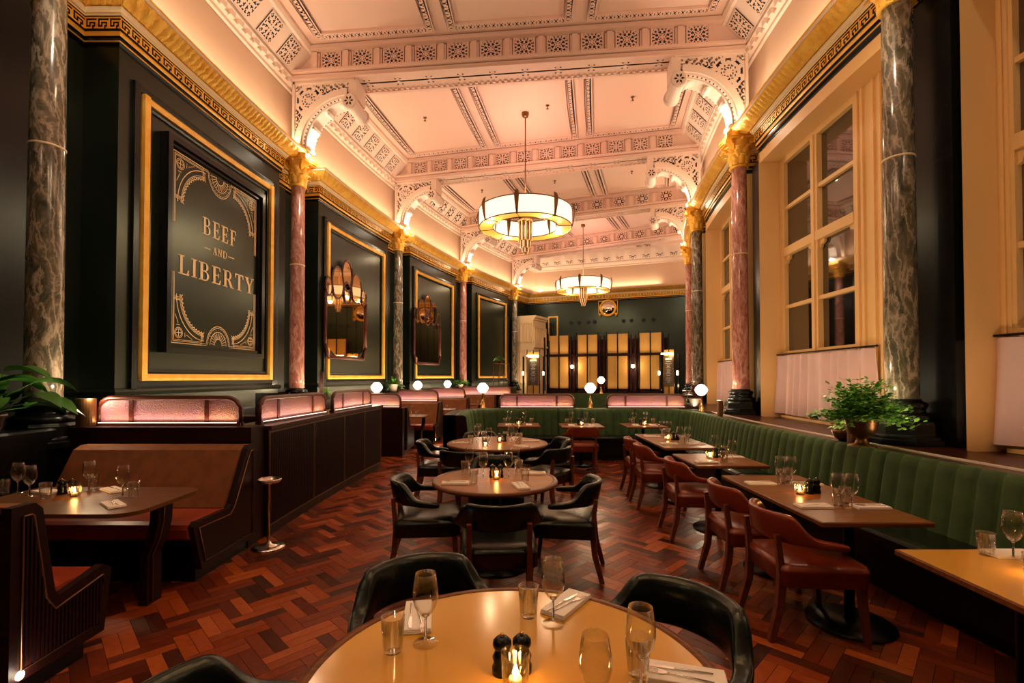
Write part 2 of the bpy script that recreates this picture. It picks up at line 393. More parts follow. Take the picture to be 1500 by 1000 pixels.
# ------------------------------------------------------------------ mitred mouldings along stepping walls
def path_side(side, i0, i1, base, niche, bays):
    """plan polyline (points + into-room normal handled by mitre) following bays that stand proud of column recesses"""
    pts = []
    def arcpts(rho, a, b_, n): return [xy(rho, a+(b_-a)*k/n) for k in range(n+1)]
    cur = i0
    for a, b_ in bays:
        a = max(a, i0); b_ = min(b_, i1)
        if b_ <= a: continue
        if a > cur+1e-6: pts += arcpts(niche, cur, a, max(1, int((a-cur)*10)))
        pts += arcpts(base, a, b_, max(2, int((b_-a)*14))); cur = b_
    if cur < i1-1e-6: pts += arcpts(niche, cur, i1, 3)
    return pts
def sweep(b, pts, prof_list, flip=1):
    """pts: plan path; prof_list: list of (d, z, mi); d goes to the room side (left of travel if flip=1)"""
    n = len(pts); nor = []
    for k in range(n):
        def seg(a, c):
            dx, dy = c[0]-a[0], c[1]-a[1]; l = hypot(dx,dy) or 1; return (dx/l, dy/l)
        t1 = seg(pts[max(0,k-1)], pts[k]) if k > 0 else None
        t2 = seg(pts[k], pts[min(n-1,k+1)]) if k < n-1 else None
        if t1 is None or hypot(*t1) < .5: t1 = t2
        if t2 is None or hypot(*t2) < .5: t2 = t1
        n1 = (t1[1]*flip, -t1[0]*flip); n2 = (t2[1]*flip, -t2[0]*flip)
        mx, my = n1[0]+n2[0], n1[1]+n2[1]; dd = (mx*n1[0]+my*n1[1]) or 1
        nor.append((mx/dd, my/dd))
    m = len(prof_list); v = []
    for k in range(n):
        for d, z, mi in prof_list: v.append((pts[k][0]+nor[k][0]*d, pts[k][1]+nor[k][1]*d, z))
    o = len(b.v); b.v += v
    for k in range(n-1):
        for j in range(m-1):
            b.f.append((o+k*m+j, o+(k+1)*m+j, o+(k+1)*m+j+1, o+k*m+j+1)); b.m.append(prof_list[j][2]); b.sm.append(False)
    return nor
BAYS_L = [(k+.19, k+.90) for k in range(-1, 5)]
BAYS_R = [(k+.115, k+.885) for k in range(-1, 7)]
LW, LN = 39.07, 39.5        # left wall bay face and recess
RW, RN = 30.10, 29.75
ENT = [(0,5.62,0),(.0,5.64,0),(.03,5.66,0),(.03,5.672,1),(.045,5.68,1),(.03,5.69,0),(.03,5.735,0),(.045,5.735,1),(.055,5.765,1),(.045,5.795,0),(.04,5.80,0),
       (.06,5.805,0),(.06,5.955,0),(.08,5.955,3),(.08,5.975,3),(.10,5.98,3),(.10,6.0,3),(.125,6.03,1),(.13,6.05,1),(.17,6.09,1),(.21,6.13,1),(.25,6.165,1),(.30,6.185,1),(.315,6.19,2),(.315,6.215,2),
       (.33,6.22,4),(.35,6.225,4),(.35,6.235,2),(.30,6.24,2),(.0,6.24,2),(-.5,6.24,2)]
EMATS = ['black_gloss','gold','plaster','cream_trim','gold']
KEY = ["########","#.......","#.######","#.#....#","#.#.##.#","#...#..#","#####.##"]
def key_hole(u, v, per):
    x = (u*per) % 1.0; r = 6-min(6, int(v*7)); c = min(7, int(x*8))
    return KEY[r][c] != '#'
def entablature(name, pts, flip):
    b = MB(); nor = sweep(b, pts, ENT, flip)
    # greek key fret standing on the frieze
    k = 0; n = len(pts)
    for k in range(n-1):
        a, c = pts[k], pts[k+1]
        A = (a[0]+nor[k][0]*.066, a[1]+nor[k][1]*.066); B = (c[0]+nor[k+1][0]*.066, c[1]+nor[k+1][1]*.066)
        l = hypot(B[0]-A[0], B[1]-A[1])
        if l < .05: continue
        per = max(1, round(l/.16))
        b.cells(lambda u,v,per=per: key_hole(u,v,per), per*8, 7, lambda u,v,A=A,B=B: (A[0]+(B[0]-A[0])*u, A[1]+(B[1]-A[1])*u, 5.81+.14*v), mi=1)
    # acanthus leaves on the upper cyma
    tot = 0
    for k in range(n-1):
        a, c = pts[k], pts[k+1]; l = hypot(c[0]-a[0], c[1]-a[1])
        if l < .05: continue
        nl = max(2, int(l/.014))
        def leafy(u, v, a=a, c=c, k=k, l=l, tot=tot):
            s_ = (tot+l*u)/.10; ph = (s_ % 1)*2-1
            rel = .040*(1-abs(ph))**.5*(.35+.65*sin(pi*v))+.014*sin((abs(ph)*1.5+v*2.2)*6.28)
            d = .135+.165*v**1.1+rel; z = 6.04+.145*v-rel*.5
            nx = nor[k][0]*(1-u)+nor[k+1][0]*u; ny = nor[k][1]*(1-u)+nor[k+1][1]*u
            return (a[0]+(c[0]-a[0])*u+nx*d, a[1]+(c[1]-a[1])*u+ny*d, z)
        b.grid(leafy, nl, 6, 1, smooth=True); tot += l
    return struct(b.build(name, EMATS))
ptsL = path_side('L', -1.0, 5.46, LW, LN, BAYS_L)
ptsR = path_side('R', -1.0, 6.1, RW, RN, BAYS_R)
entablature('trim_1', ptsL, 1)      # left cornice
entablature('trim_2', ptsR, -1)     # right cornice
EW0, EW1 = (.55, 26.63), (9.6, 23.29)    # end wall line
entablature('trim_3', [EW0, (EW0[0]*.5+EW1[0]*.5, EW0[1]*.5+EW1[1]*.5), EW1], 1)

# ------------------------------------------------------------------ walls
def side_wall(name, pts, flip, holes=False):
    b = MB()
    sweep(b, pts, [(0,0,0),(0,5.63,0)], flip)
    return b
b = side_wall('wall_left', ptsL, 1)
b.arc([(0,6.2),(0,8.3),(-.2,8.3)], 39.08, -1, -1.0, 5.6, 60, mi=1)
# dado rail and skirting along the left wall
sweep(b, ptsL, [(0,1.42,0),(.03,1.43,0),(.05,1.47,0),(.03,1.50,0),(0,1.51,0)], 1)
struct(b.build('wall_left', ['wall_green','upper_wall']))
b = MB()
for k in range(-1, 6):                    # recess strips between windows and piers; the bays are window openings
    a0, a1 = k+.885, k+1.115
    b.arc([(0,0),(0,5.63)], RN, 1, a0, a1, 4, mi=0)
    b.arc([(0,0),(0,5.63)], 29.98, 1, k+.945, k+1.055, 2, mi=0)    # pilaster behind the column
    for e in (k+.945, k+1.055):
        p, q = xy(RN, e), xy(29.98, e); b.add([(*p,0),(*q,0),(*q,5.63),(*p,5.63)], [(0,1,2,3)], 0)
b.arc([(0,0),(0,.96)], RW-.5, 1, -1.2, 6.1, 60, mi=0)
b.arc([(0,6.2),(0,8.3),(-.2,8.3)], 30.09, 1, -1.2, 6.3, 60, mi=1)
struct(b.build('wall_right', ['black_gloss','upper_wall']))
b = MB()
b.add([(*EW0,0),(*EW1,0),(*EW1,5.63),(*EW0,5.63)], [(0,1,2,3)], 0)
b.add([(*EW0,6.2),(*EW1,6.2),(*EW1,8.3),(*EW0,8.3)], [(0,1,2,3)], 1)
ex, ey = EW1[0]-EW0[0], EW1[1]-EW0[1]; el = hypot(ex, ey); ex /= el; ey /= el   # along the end wall, room side is (ey,-ex)
def ew(s, d=0): return (EW0[0]+ex*s+ey*d, EW0[1]+ey*s-ex*d)
EWR = atan2(ey, ex)
for s0, s1, z in ((3.3,3.3,0),):
    pass
struct(b.build('wall_end', ['wall_green','upper_wall']))
# pilasters behind the left columns
for k in range(0, 6):
    b = MB(); b.arc([(0,0),(.10,0),(.10,5.62),(0,5.62)], LN, -1, k-.045, k+.045, 2, closed=True)
    b.arc([(0,0),(.14,0),(.14,1.3),(.10,1.34),(0,1.34)], LN, -1, k-.055, k+.055, 2, closed=True)
    struct(b.build('trim_%d' % (20+k), ['black_gloss']))

# ------------------------------------------------------------------ ceiling, ribs and perimeter bands
RHO = [30.72, 33.25, 35.82, 38.40]
def rosette(u, v):
    x, y = u*2-1, v*2-1; r = hypot(x,y); t = atan2(y,x)
    if abs(x) > .93 or abs(y) > .93: return False
    if r < .12: return False
    if .16 < r < .34: return cos(8*t) > .1
    if .42 < r < .66: return cos(8*t+pi) > .0
    if .74 < r < .96: return cos(16*t) > .1 and r < 1.0
    if r > 1.06: return abs(sin(7*x))*abs(sin(7*y)) > .25
    return False
def lace(u, v, n):
    x = (u*n) % 1; y = v
    if y < .16 or y > .84: return False
    return hypot(x-.5, (y-.5)*.9) > .33 and (abs(x-.5) > .12) and (int(x*9)+int(y*5)) % 2 == 0 or hypot(x-.5,y-.5) < .12
def make_ceiling():
    b = MB()
    b.arc([(0,ZC),(9.1,ZC),(9.1,ZC+.15),(0,ZC+.15)], 39.1, -1, -1.2, 6.5, 60, closed=True)
    for k in range(-1, 6):
        i0, i1 = k+.105, k+.895
        for j in range(3):
            r0, r1 = RHO[j]+.13, RHO[j+1]-.13
            a0, a1 = i0+.012, i1-.012
            # moulded frame hanging 6 cm under the field, with a pierced lace border
            fr = .15
            def strip(ra, rb, ia, ib, n, along):
                def lo(u, v, z=ZC-.055):
                    if along: i = ia+(ib-ia)*u; rr = ra+(rb-ra)*v
                    else: rr = ra+(rb-ra)*u; i = ia+(ib-ia)*v
                    x, y = xy(rr, i); return (x,y,z)
                nn = max(1, n)
                res = 9 if k < 3 else 6
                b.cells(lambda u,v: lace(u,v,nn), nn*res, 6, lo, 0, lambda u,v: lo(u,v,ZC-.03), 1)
                for v_ in (0,1):
                    P_ = [lo(t/8, v_) for t in range(9)]
                    vs = P_ + [(x,y,ZC) for x,y,z in P_]
                    b.add(vs, [(t,t+1,t+10,t+9) for t in range(8)], 0)
            di = fr/(34.5*.1298)
            Lr = r1-r0; Li = (a1-a0)*34.5*.1298
            strip(r0, r0+fr, a0, a1, int(Li/.16), True); strip(r1-fr, r1, a0, a1, int(Li/.16), True)
            strip(r0+fr, r1-fr, a0, a0+di, int(Lr/.16), False); strip(r0+fr, r1-fr, a1-di, a1, int(Lr/.16), False)
    struct(b.build('ceiling', ['plaster_pink','hole_dark']))
make_ceiling()
def rib(k):
    """transverse beam over the columns of axis k"""
    b = MB(); hw = .30/(34.5*.1298); R0, R1 = 30.25, 38.95
    def P(r, d, z):           # d metres along the room from the axis
        i = k + d/(34.5*.1298); x, y = xy(r, i); return (x,y,z)
    def bar(d0, d1, z0, z1, r0=R0, r1=R1, mi=0):
        vs = [P(r,d,z) for r in (r0,r1) for d,z in ((d0,z0),(d1,z0),(d1,z1),(d0,z1))]
        b.add(vs, [(0,1,5,4),(1,2,6,5),(2,3,7,6),(3,0,4,7),(0,3,2,1),(4,5,6,7)], mi)
    bar(-.24,.24,ZS+.02,ZC)                        # core
    bar(-.30,.30,ZS-.0,ZS+.05); bar(-.36,-.22,ZS+.07,ZS+.12); bar(.22,.36,ZS+.07,ZS+.12)
    bar(-.40,-.22,ZC-.10,ZC-.02); bar(.22,.40,ZC-.10,ZC-.02)
    bar(-.30,-.24,ZS-.03,ZS+.01); bar(.24,.30,ZS-.03,ZS+.01)      # soffit edge fillets
    pitch = .64 if k < 4 else .8; n = int((R1-R0-.6)/pitch); sq = .40; res = {0:18,1:22,2:22,3:18}.get(k, 12)
    off = (R1-R0-n*pitch)/2
    for j in range(n):
        rc = R0+off+(j+.5)*pitch
        for sgn in (-1,1):
            if sgn > 0 and k > 1: pass
            if sgn == 1: continue
            d = sgn*.285
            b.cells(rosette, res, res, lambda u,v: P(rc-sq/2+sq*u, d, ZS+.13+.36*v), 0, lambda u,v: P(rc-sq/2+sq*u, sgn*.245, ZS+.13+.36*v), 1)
            for e in (-.5,.5): bar(-.30, -.24, ZS+.12, ZC-.1, rc+e*sq-.012, rc+e*sq+.012)
        # corbel between squares
        for sgn in (-1,1):
            bar(sgn*.24, sgn*.34, ZS+.13, ZC-.12, rc+pitch/2-.05, rc+pitch/2+.05)
            bar(sgn*.24, sgn*.30, ZS+.13, ZC-.12, rc+pitch/2-.09, rc+pitch/2+.09)
        # four-dot star on the soffit
        for a_, c_ in ((-.05,-.07),(.05,-.07),(-.05,.07),(.05,.07)):
            b.add([P(rc+a_+s1*.022, c_*1.2+s2*.022, ZS-.004) for s1,s2 in ((-1,0),(0,-1),(1,0),(0,1))], [(0,1,2,3)], 1)
        b.add([P(rc+.035*cos(t*pi/4), .035*sin(t*pi/4), ZS-.012) for t in range(8)], [tuple(range(8))], 0)
    m = int((R1-R0-.6)/.12)
    for j in range(m):
        rr = R0+.3+(j+.5)*.12
        bar(.18,.225, ZS-.03, ZS+.01, rr-.03, rr+.03)
        if j % 2 == 0:
            bar(.42,.50, ZC-.05, ZC+.0, rr-.06, rr+.06) if False else None
            x,y,z = P(rr, .33, ZS+.10); b.lathe([(.0,-.035),(.03,-.02),(.035,0)], 6, (x,y,z), 0, cap=False)
    bar(-.02,.02,ZS-.0,ZS+.0)
    return struct(b.build('trim_%d' % (5+k), ['plaster_pink','hole_dark']))
for k in range(0, 6): rib(k)
def perimeter(side, idx):
    b = MB()
    if side == 'L': R_, sg, imax = 39.07, -1, 5.5
    else: R_, sg, imax = 30.09, 1, 6.1
    b.arc([(0,7.42),(.04,7.44),(.04,7.5),(.09,7.52),(.09,7.60),(.16,7.62),(.16,7.66),(.14,7.68),(.50,8.08),(.56,8.08),(.60,8.14),(.60,ZC)], R_, sg, -1, imax, 70)
    # scallop corbels
    step = .22/(R_*.1298)
    i = -.9
    while i < imax-.1:
        b.arc([(.05,7.50),(.13,7.53),(.15,7.62),(.05,7.62)], R_, sg, i, i+step*.5, 1, closed=True); i += step
    # pierced squares on the sloping band
    st = .62/(R_*.1298); n = int((imax+.9)/st)
    for j in range(n):
        ic = -.9+(j+.5)*st
        if ic > imax-.1: break
        fr = ic % 1.0
        if fr < .07 or fr > .93: continue
        w_ = .19/(R_*.1298); res = 18 if .8 < ic < 3.1 else 10
        def fn(u, v, dd=.0):
            d = .17+.30*v+dd; z = 7.72+.335*v-dd
            x, y = xy(R_+sg*d, ic-w_+2*w_*u); return (x,y,z)
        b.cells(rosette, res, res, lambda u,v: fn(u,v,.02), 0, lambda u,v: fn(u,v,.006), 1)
    struct(b.build('trim_%d' % idx, ['plaster','hole_dark']))
perimeter('L', 14); perimeter('R', 15)
b = MB()
for prof in ([(0,7.42,0),(.04,7.44,0),(.04,7.5,0),(.09,7.52,0),(.16,7.62,0),(.16,7.68,0),(.55,8.08,0),(.60,8.2,0)],):
    sweep(b, [EW0, ew(4.4), EW1], prof, 1)
for j in range(12):
    s_ = .6+j*.66
    def fn(u, v, dd=0): 
        x, y = ew(s_+.4*u, .18+.33*v+dd); return (x, y, 7.71+.345*v-dd)
    b.cells(rosette, 12, 12, lambda u,v: fn(u,v,.02), 0, lambda u,v: fn(u,v,.006), 1)
struct(b.build('trim_16', ['plaster','hole_dark']))

# ------------------------------------------------------------------ brackets (plaster consoles over the capitals)
def scroll(u, v):
    # u across from wall, v up; pierced scrollwork with a ringed medallion
    a, z = u*1.22, v*1.30
    if u < .03 or u > .97 or v > .97: return False
    r = hypot(a-.33, z-.96)/.84; t = atan2(z-.96, a-.33)
    if r < .05: return False
    if .075 < r < .115: return cos(9*t) > 0
    if .14 < r < .175: return cos(12*t) > -.1
    if r < .225: return False
    if .25 < r < .305: return cos(8*t+.4) > -.2
    if r < .365: return False
    q = hypot(a-1.16, z-.02)
    if q < 1.13: return False
    x = (a*7.5) % 1-.5; y = (z*7.5) % 1-.5; rr = hypot(x,y); th = atan2(y,x)
    return (.17 < rr < .38 and abs(th-(.8 if int(a*7.5)%2 else -2.2)) > .7) or (rr > .52)
def bracket_proto():
    root = empty('plaster_bracket', (0,0,0), '', 'bracket', 'pierced plaster brackets above the columns')
    # local: x = along the room, y = into the room (0 at wall face), z absolute height
    b = MB(); hw = .20
    def inring(u, v):
        a, z = u*1.22, v*1.30; return hypot(a-1.16, z-.02) < 1.06
    for sx in (-1,1):
        b.cells(lambda u,v: scroll(u,v) or inring(u,v), 60, 64, lambda u,v: (sx*hw, u*1.22, 6.27+1.30*v), 0)
    # dark inside sheet, with the arch cut away
    b.cells(inring, 30, 30, lambda u,v: (0, .02+u*1.18, 6.29+1.27*v), 1)
    b.box(-.24,.24,0,1.30,7.56,7.66,0); b.box(-.24,.24,-.0,.05,6.25,7.6,0); b.box(-.22,.22,1.18,1.34,7.22,7.62,0)
    b.build('spandrel', ['plaster','hole_dark'], root)
    b = MB()
    # arch: quarter ring, centre (1.16, 6.29)
    def ringpts(r): return [(1.16-r*cos(t), 6.29+r*sin(t)) for t in [pi/2*k/16 for k in range(17)]]
    def band(r0, r1, h0, mi=0):
        A = ringpts(r0); B = ringpts(r1); n = 17
        v = [(x,p[0],p[1]) for x in (-h0,h0) for p in A] + [(x,p[0],p[1]) for x in (-h0,h0) for p in B]
        f = []
        for k in range(n-1):
            f += [(k,k+1,n+k+1,n+k),(2*n+k,3*n+k,3*n+k+1,2*n+k+1),(k,2*n+k,2*n+k+1,k+1),(n+k,n+k+1,3*n+k+1,3*n+k)]
        b.add(v, f, mi)
    band(1.10,.97,.26); band(.98,.93,.22); band(.95,.90,.16)
    for k in range(18):       # bead row
        t = pi/2*(k+.5)/18; p = (1.16-.93*cos(t), 6.29+.93*sin(t))
        for sx in (-1,1): b.lathe([(0,-.02),(.02,0),(0,.02)], 6, (sx*.20,p[0],p[1]), 1, cap=False)
    # lobed inner ribs
    for c, r in ((.25,.30),(.75,.30),(1.22,.26)):
        cx_, cz_ = 1.16-.70*cos(c), 6.29+.70*sin(c)
        pts = [(0, cx_-r*cos(c+s_)*.9, cz_+r*sin(c+s_)*.9) for s_ in [(-1.15+2.3*k/10) for k in range(11)]]
        b.tube(pts, .13, 8, ry=.035)
    for t in (.45, 1.05):
        p = (1.16-1.0*cos(t), 6.29+1.0*sin(t))
    b.build('arch', ['plaster','hole_dark'], root)
    b = MB()
    prof = [(0,-.34),(.13,-.34),(.155,-.32),(.155,-.27),(.13,-.25),(.13,.25),(.155,.27),(.155,.32),(.13,.34),(0,.34)]
    v = []; n = 20
    for r, x in prof:
        for k in range(n): v.append((x, 1.24+r*cos(2*pi*k/n), 7.09+r*sin(2*pi*k/n)))
    b.add(v, [(j*n+k, j*n+(k+1)%n, (j+1)*n+(k+1)%n, (j+1)*n+k) for j in range(len(prof)-1) for k in range(n)], 0)
    for k in range(6):
        a = k*pi/3
        for sx_ in (-1,1): b.add([(sx_*.345, 1.24+r*cos(a+s_)*1.15, 7.09+r*sin(a+s_)*1.15) for r, s_ in ((.02,0),(.055,-.35),(.09,0),(.055,.35))], [(0,1,2,3)], 1)
    b.build('scroll_end', ['plaster','hole_dark'], root)
    return root
BR = bracket_proto()
near = ['partly cut by the top of the picture', 'nearest fully seen', 'second nearest', 'third along', 'farthest']
for side in 'LR':
    for k in range(1, 6 if side == 'L' else 5):
        rho = 38.98 if side == 'L' else 30.2
        x, y = xy(rho if side == 'L' else rho, k)
        rz = (rzL(k)+pi) if side == 'L' else (rzR(k)+pi)
        place(BR, (x, y, 0), rz, 'pierced cream plaster bracket above the %s of the %s columns' % (['','nearest','second nearest','third','fourth','farthest'][k], 'left' if side == 'L' else 'right'))

# ------------------------------------------------------------------ columns
def column_proto(marb):
    root = empty('marble_column', (0,0,0), '', 'column', 'marble columns with gilded capitals')
    b = MB(); b.lathe([(.150,1.42),(.146,1.6),(.140,3.6),(.130,5.56)], 32); b.build('shaft', [marb], root)
    b = MB(); b.lathe([(.142,3.93),(.145,3.935),(.145,3.945),(.142,3.95)], 32); b.build('joint_ring', ['cream_trim'], root)
    b = MB(); b.lathe([(.24,1.20),(.255,1.235),(.24,1.27),(.20,1.28),(.19,1.31),(.20,1.335),(.215,1.36),(.20,1.39),(.17,1.40),(.155,1.425),(.10,1.425)], 28, a0=.1)
    b.lathe([(.36,.97),(.36,1.02),(.33,1.03),(.33,1.05),(.29,1.07),(.285,1.10),(.285,1.17),(.27,1.20),(0,1.20)], 8, smooth=False, a0=pi/8)
    b.build('base', ['black_gloss'], root)
    b = MB()
    b.lathe([(.135,5.55),(.165,5.555),(.172,5.575),(.16,5.592),(.14,5.60),(.145,5.75),(.165,5.92),(.20,6.02),(.235,6.06)], 24)
    for row, (n, z0, h, r0, out) in enumerate(((8,5.60,.20,.148,.07),(8,5.72,.24,.155,.10))):
        for k in range(n):
            a = 2*pi*(k+.5*row)/n
            def lf(u, v):
                w = .066*(sin(pi*min(1,v*.85+.15)))**.6*(1+.28*sin(v*24)); s_ = (u-.5)*2
                r = r0+.02+.02*v+out*max(0,v-.5)**1.5*4.2 - .02*s_*s_; z = z0+h*(v if v < .85 else .85-(v-.85)*1.2)
                aa = a+s_*w/r; return (r*cos(aa), r*sin(aa), z)
            b.grid(lf, 4, 7)
    for k in range(4):        # corner volutes
        a = pi/4+k*pi/2; c = (.245*cos(a), .245*sin(a), 6.0)
        pts = [(c[0]-cos(a)*(.075-.01*t)*cos(t*.9)*.7, c[1]-sin(a)*(.075-.01*t)*cos(t*.9)*.7, c[2]+(.07-.009*t)*sin(t*.9)) for t in range(8)]
        b.tube(pts, .022, 6)
        b.tube([(.15*cos(a),.15*sin(a),5.86),(.2*cos(a),.2*sin(a),5.97),(.25*cos(a),.25*sin(a),6.06)], .022, 6)
        a2 = k*pi/2; b.lathe([(0,-.035),(.04,-.02),(.045,0),(.04,.02),(0,.035)], 8, (.225*cos(a2),.225*sin(a2),6.06))
    poly = []
    for k in range(4):
        a = pi/4+k*pi/2
        for s_ in (-.12,.12): poly.append((.36*cos(a+s_), .36*sin(a+s_)))
        for t in (.25,.5,.75):
            an = a+.12+(pi/2-.24)*t; rr = .36-.11*sin(pi*t); poly.append((rr*cos(an), rr*sin(an)))
    b.prism(poly, 6.07, 6.11, 'xy'); b.prism([(x*.93,y*.93) for x,y in poly], 6.04, 6.07, 'xy'); b.prism([(x*1.04,y*1.04) for x,y in poly], 6.11, 6.15, 'xy')
    fixn(b.build('capital', ['gold'], root))
    return root
CP, CG = column_proto('marble_pink'), column_proto('marble_green')
cl = {1:(CG,'grey-green'),2:(CP,'pink'),3:(CG,'grey-green'),4:(CP,'pink'),5:(CG,'grey-green')}
posn = {1:'nearest on the left wall',2:'beyond the lettered sign',3:'between the two arched mirrors',4:'beyond the far mirror',5:'farthest on the left wall'}
for k in range(1,6):
    pr, cn = cl[k]; x, y = xy(38.98, k)
    place(pr, (x,y,0), rzL(k), '%s marble column with gilded leafy capital, %s' % (cn, posn[k]), 'marble columns with gilded capitals')
posn = {1:'nearest on the window side, behind the big fern',2:'second on the window side, beside the tall window',3:'third on the window side',4:'farthest on the window side'}
for k in range(1,5):
    pr, cn = cl[k]; x, y = xy(30.26, k+.025)
    place(pr, (x,y,0), rzR(k), '%s marble column with gilded leafy capital, %s' % (cn, posn[k]), 'marble columns with gilded capitals')
# ------------------------------------------------------------------ windows on the right
def window(k, n):
    RP = 29.72
    b = MB()
    # reveal jambs and head
    for e in (k+.885, k+.115):
        p, q = xy(RW+.02, e), xy(RP-.05, e); b.add([(*p,.9),(*q,.9),(*q,5.6),(*p,5.6)], [(0,1,2,3)], 0)
    b.arc([(0,5.60),(.0,5.42),(-.40,5.42)], RW, 1, k+.115, k+.885, 8)
    A0, A1 = k+.115, k+.885
    def bar(i0, i1, z0, z1, d0=-.03, d1=.03, n_=2): b.arc([(d0,z0),(d1,z0),(d1,z1),(d0,z1)], RP, 1, i0, i1, n_, closed=True)
    P0, P1, PM0, PM1 = k+.375, k+.848, k+.588, k+.632
    bar(A0, A1, .95, 2.05, -.06, .0, 4)
    bar(P1, A1, 2.05, 5.45, -.06, .05); bar(A0, P0, 2.05, 5.45, -.06, .05, 3)
    for e in (.16,.19,.24,.27,.32,.345): bar(k+e, k+e+.010, .95, 5.42, .05, .075)
    for e in (.857,.870): bar(k+e, k+e+.006, 2.05, 5.42, .05, .065)
    bar(PM0, PM1, 2.05, 5.35, -.04, .05)
    bar(PM0+.015, PM1-.015, 2.05, 5.35, .05, .07)
    for z0, z1, d in ((5.33,5.45,.05),(3.72,3.86,.06),(4.52,4.575,.03),(2.82,2.875,.03),(2.02,2.09,.04)): bar(P0, P1, z0, z1, -.04, d, 4)
    # ogee shoulders at the heads of the lower lights
    for a, c, sgn in ((P0,PM0,1),(PM1,P1,1)):
        for e, s_ in ((a,1),(c,-1)):
            pts = [(0,3.73),(.035,3.73),(.030,3.66),(.012,3.64),(.010,3.60),(0,3.58)]
            v = []
            for dd in (-.02,.02):
                for di, z in pts: v.append((*xy(RP+dd, e+s_*di), z))
            m = len(pts); b.add(v, [tuple(range(m,2*m)), tuple(reversed(range(m)))]+[(t,(t+1)%m,m+(t+1)%m,m+t) for t in range(m)], 0)
    # sill
    b.arc([(-.05,.96),(.10,.96),(.10,1.0),(-.05,1.0)], RP, 1, A0+.02, A1-.02, 4, closed=True)
    fr = b.build('window_%d' % n, ['cream_paint']); struct(fr)
    g = MB(); g.arc([(-.015,2.0),(-.015,5.4)], RP, 1, P0-.01, P1+.01, 1); g.build('window_pane', ['night'], fr)
    # café curtain on a rail
    root = empty('cafe_curtain', (*xy(RP+.07, k+.61), 0), '', 'curtain', 'gathered half-height window curtains', rzR(k+.61))
    W2 = 1.35 if k == 1 else 1.32
    c = MB()
    def cf(u, v):
        x = -W2+2*W2*u; am = .028+.036*(1-v); sp = 1+.05*(1-v)
        return (x*sp, -.03+am*sin(u*72+sin(u*17)*1.5)+.01*sin(u*31), 1.03+.98*v)
    c.grid(cf, 260, 5); c.build('cloth', ['curtain'], root)
    c = MB(); c.tube([(-W2-.06,-.03,2.035),(W2+.06,-.03,2.035)], .012, 8)
    for s_ in (-1,1): c.lathe([(0,-.02),(.02,0),(0,.02)], 8, (s_*(W2+.06),-.03,2.035), 0)
    for t in range(24): c.lathe([(.016,-.006),(.021,0),(.016,.006)], 8, (-W2+2*W2*(t+.5)/24,-.03,2.035), 0)
    c.build('rail', ['black_metal'], root)
    return root
wl = {0:'nearest the camera, cut by the right edge',1:'on the large window beside the big fern',2:'behind the pink column',3:'farthest down the window side',-1:'behind the camera'}
for n, k in enumerate((0,1,2,3)):
    r = window(k, n+1); r['label'] = 'pale mauve half curtain on a dark rail, '+wl[k]

# ------------------------------------------------------------------ gilded wall frames (left) as wall mouldings
def loc_frame(b, x0, x1, z0, z1, w, d0, d1, mi=0, y=0):
    for a, c, e, f in ((x0,x1,z0,z0+w),(x0,x1,z1-w,z1),(x0,x0+w,z0+w,z1-w),(x1-w,x1,z0+w,z1-w)):
        b.box(a, c, y-d1, y-d0, e, f, mi)
def arc_frame(b, i0, i1, z0, z1, w, d, mi, rho=LW):
    dw = w/(rho*.1298)
    pr = lambda za, zb: [(0,za),(d*.6,za),(d,za*.6+zb*.4),(d*.7,zb),(0,zb)]
    b.arc(pr(z0,z0+w), rho, -1, i0, i1, 12, mi, True); b.arc(pr(z1,z1-w), rho, -1, i0, i1, 12, mi, True)
    for a in (i0, i1-dw): b.arc([(0,z0),(d,z0),(d,z1),(0,z1)], rho, -1, a, a+dw, 1, mi, True)
for j, k in enumerate((0,1,2,3,4)):
    b = MB(); i0, i1 = k+.255, k+.845
    if k == 4: i0 = k+.295
    arc_frame(b, i0-.025, i1+.025, 1.50, 5.36, .09, .04, 0)
    arc_frame(b, i0, i1, 1.60, 5.26, .09, .07, 1)
    arc_frame(b, i0+.022, i1-.022, 1.70, 5.16, .05, .03, 0)
    struct(b.build('trim_%d' % (30+j), ['black_gloss','gold']))

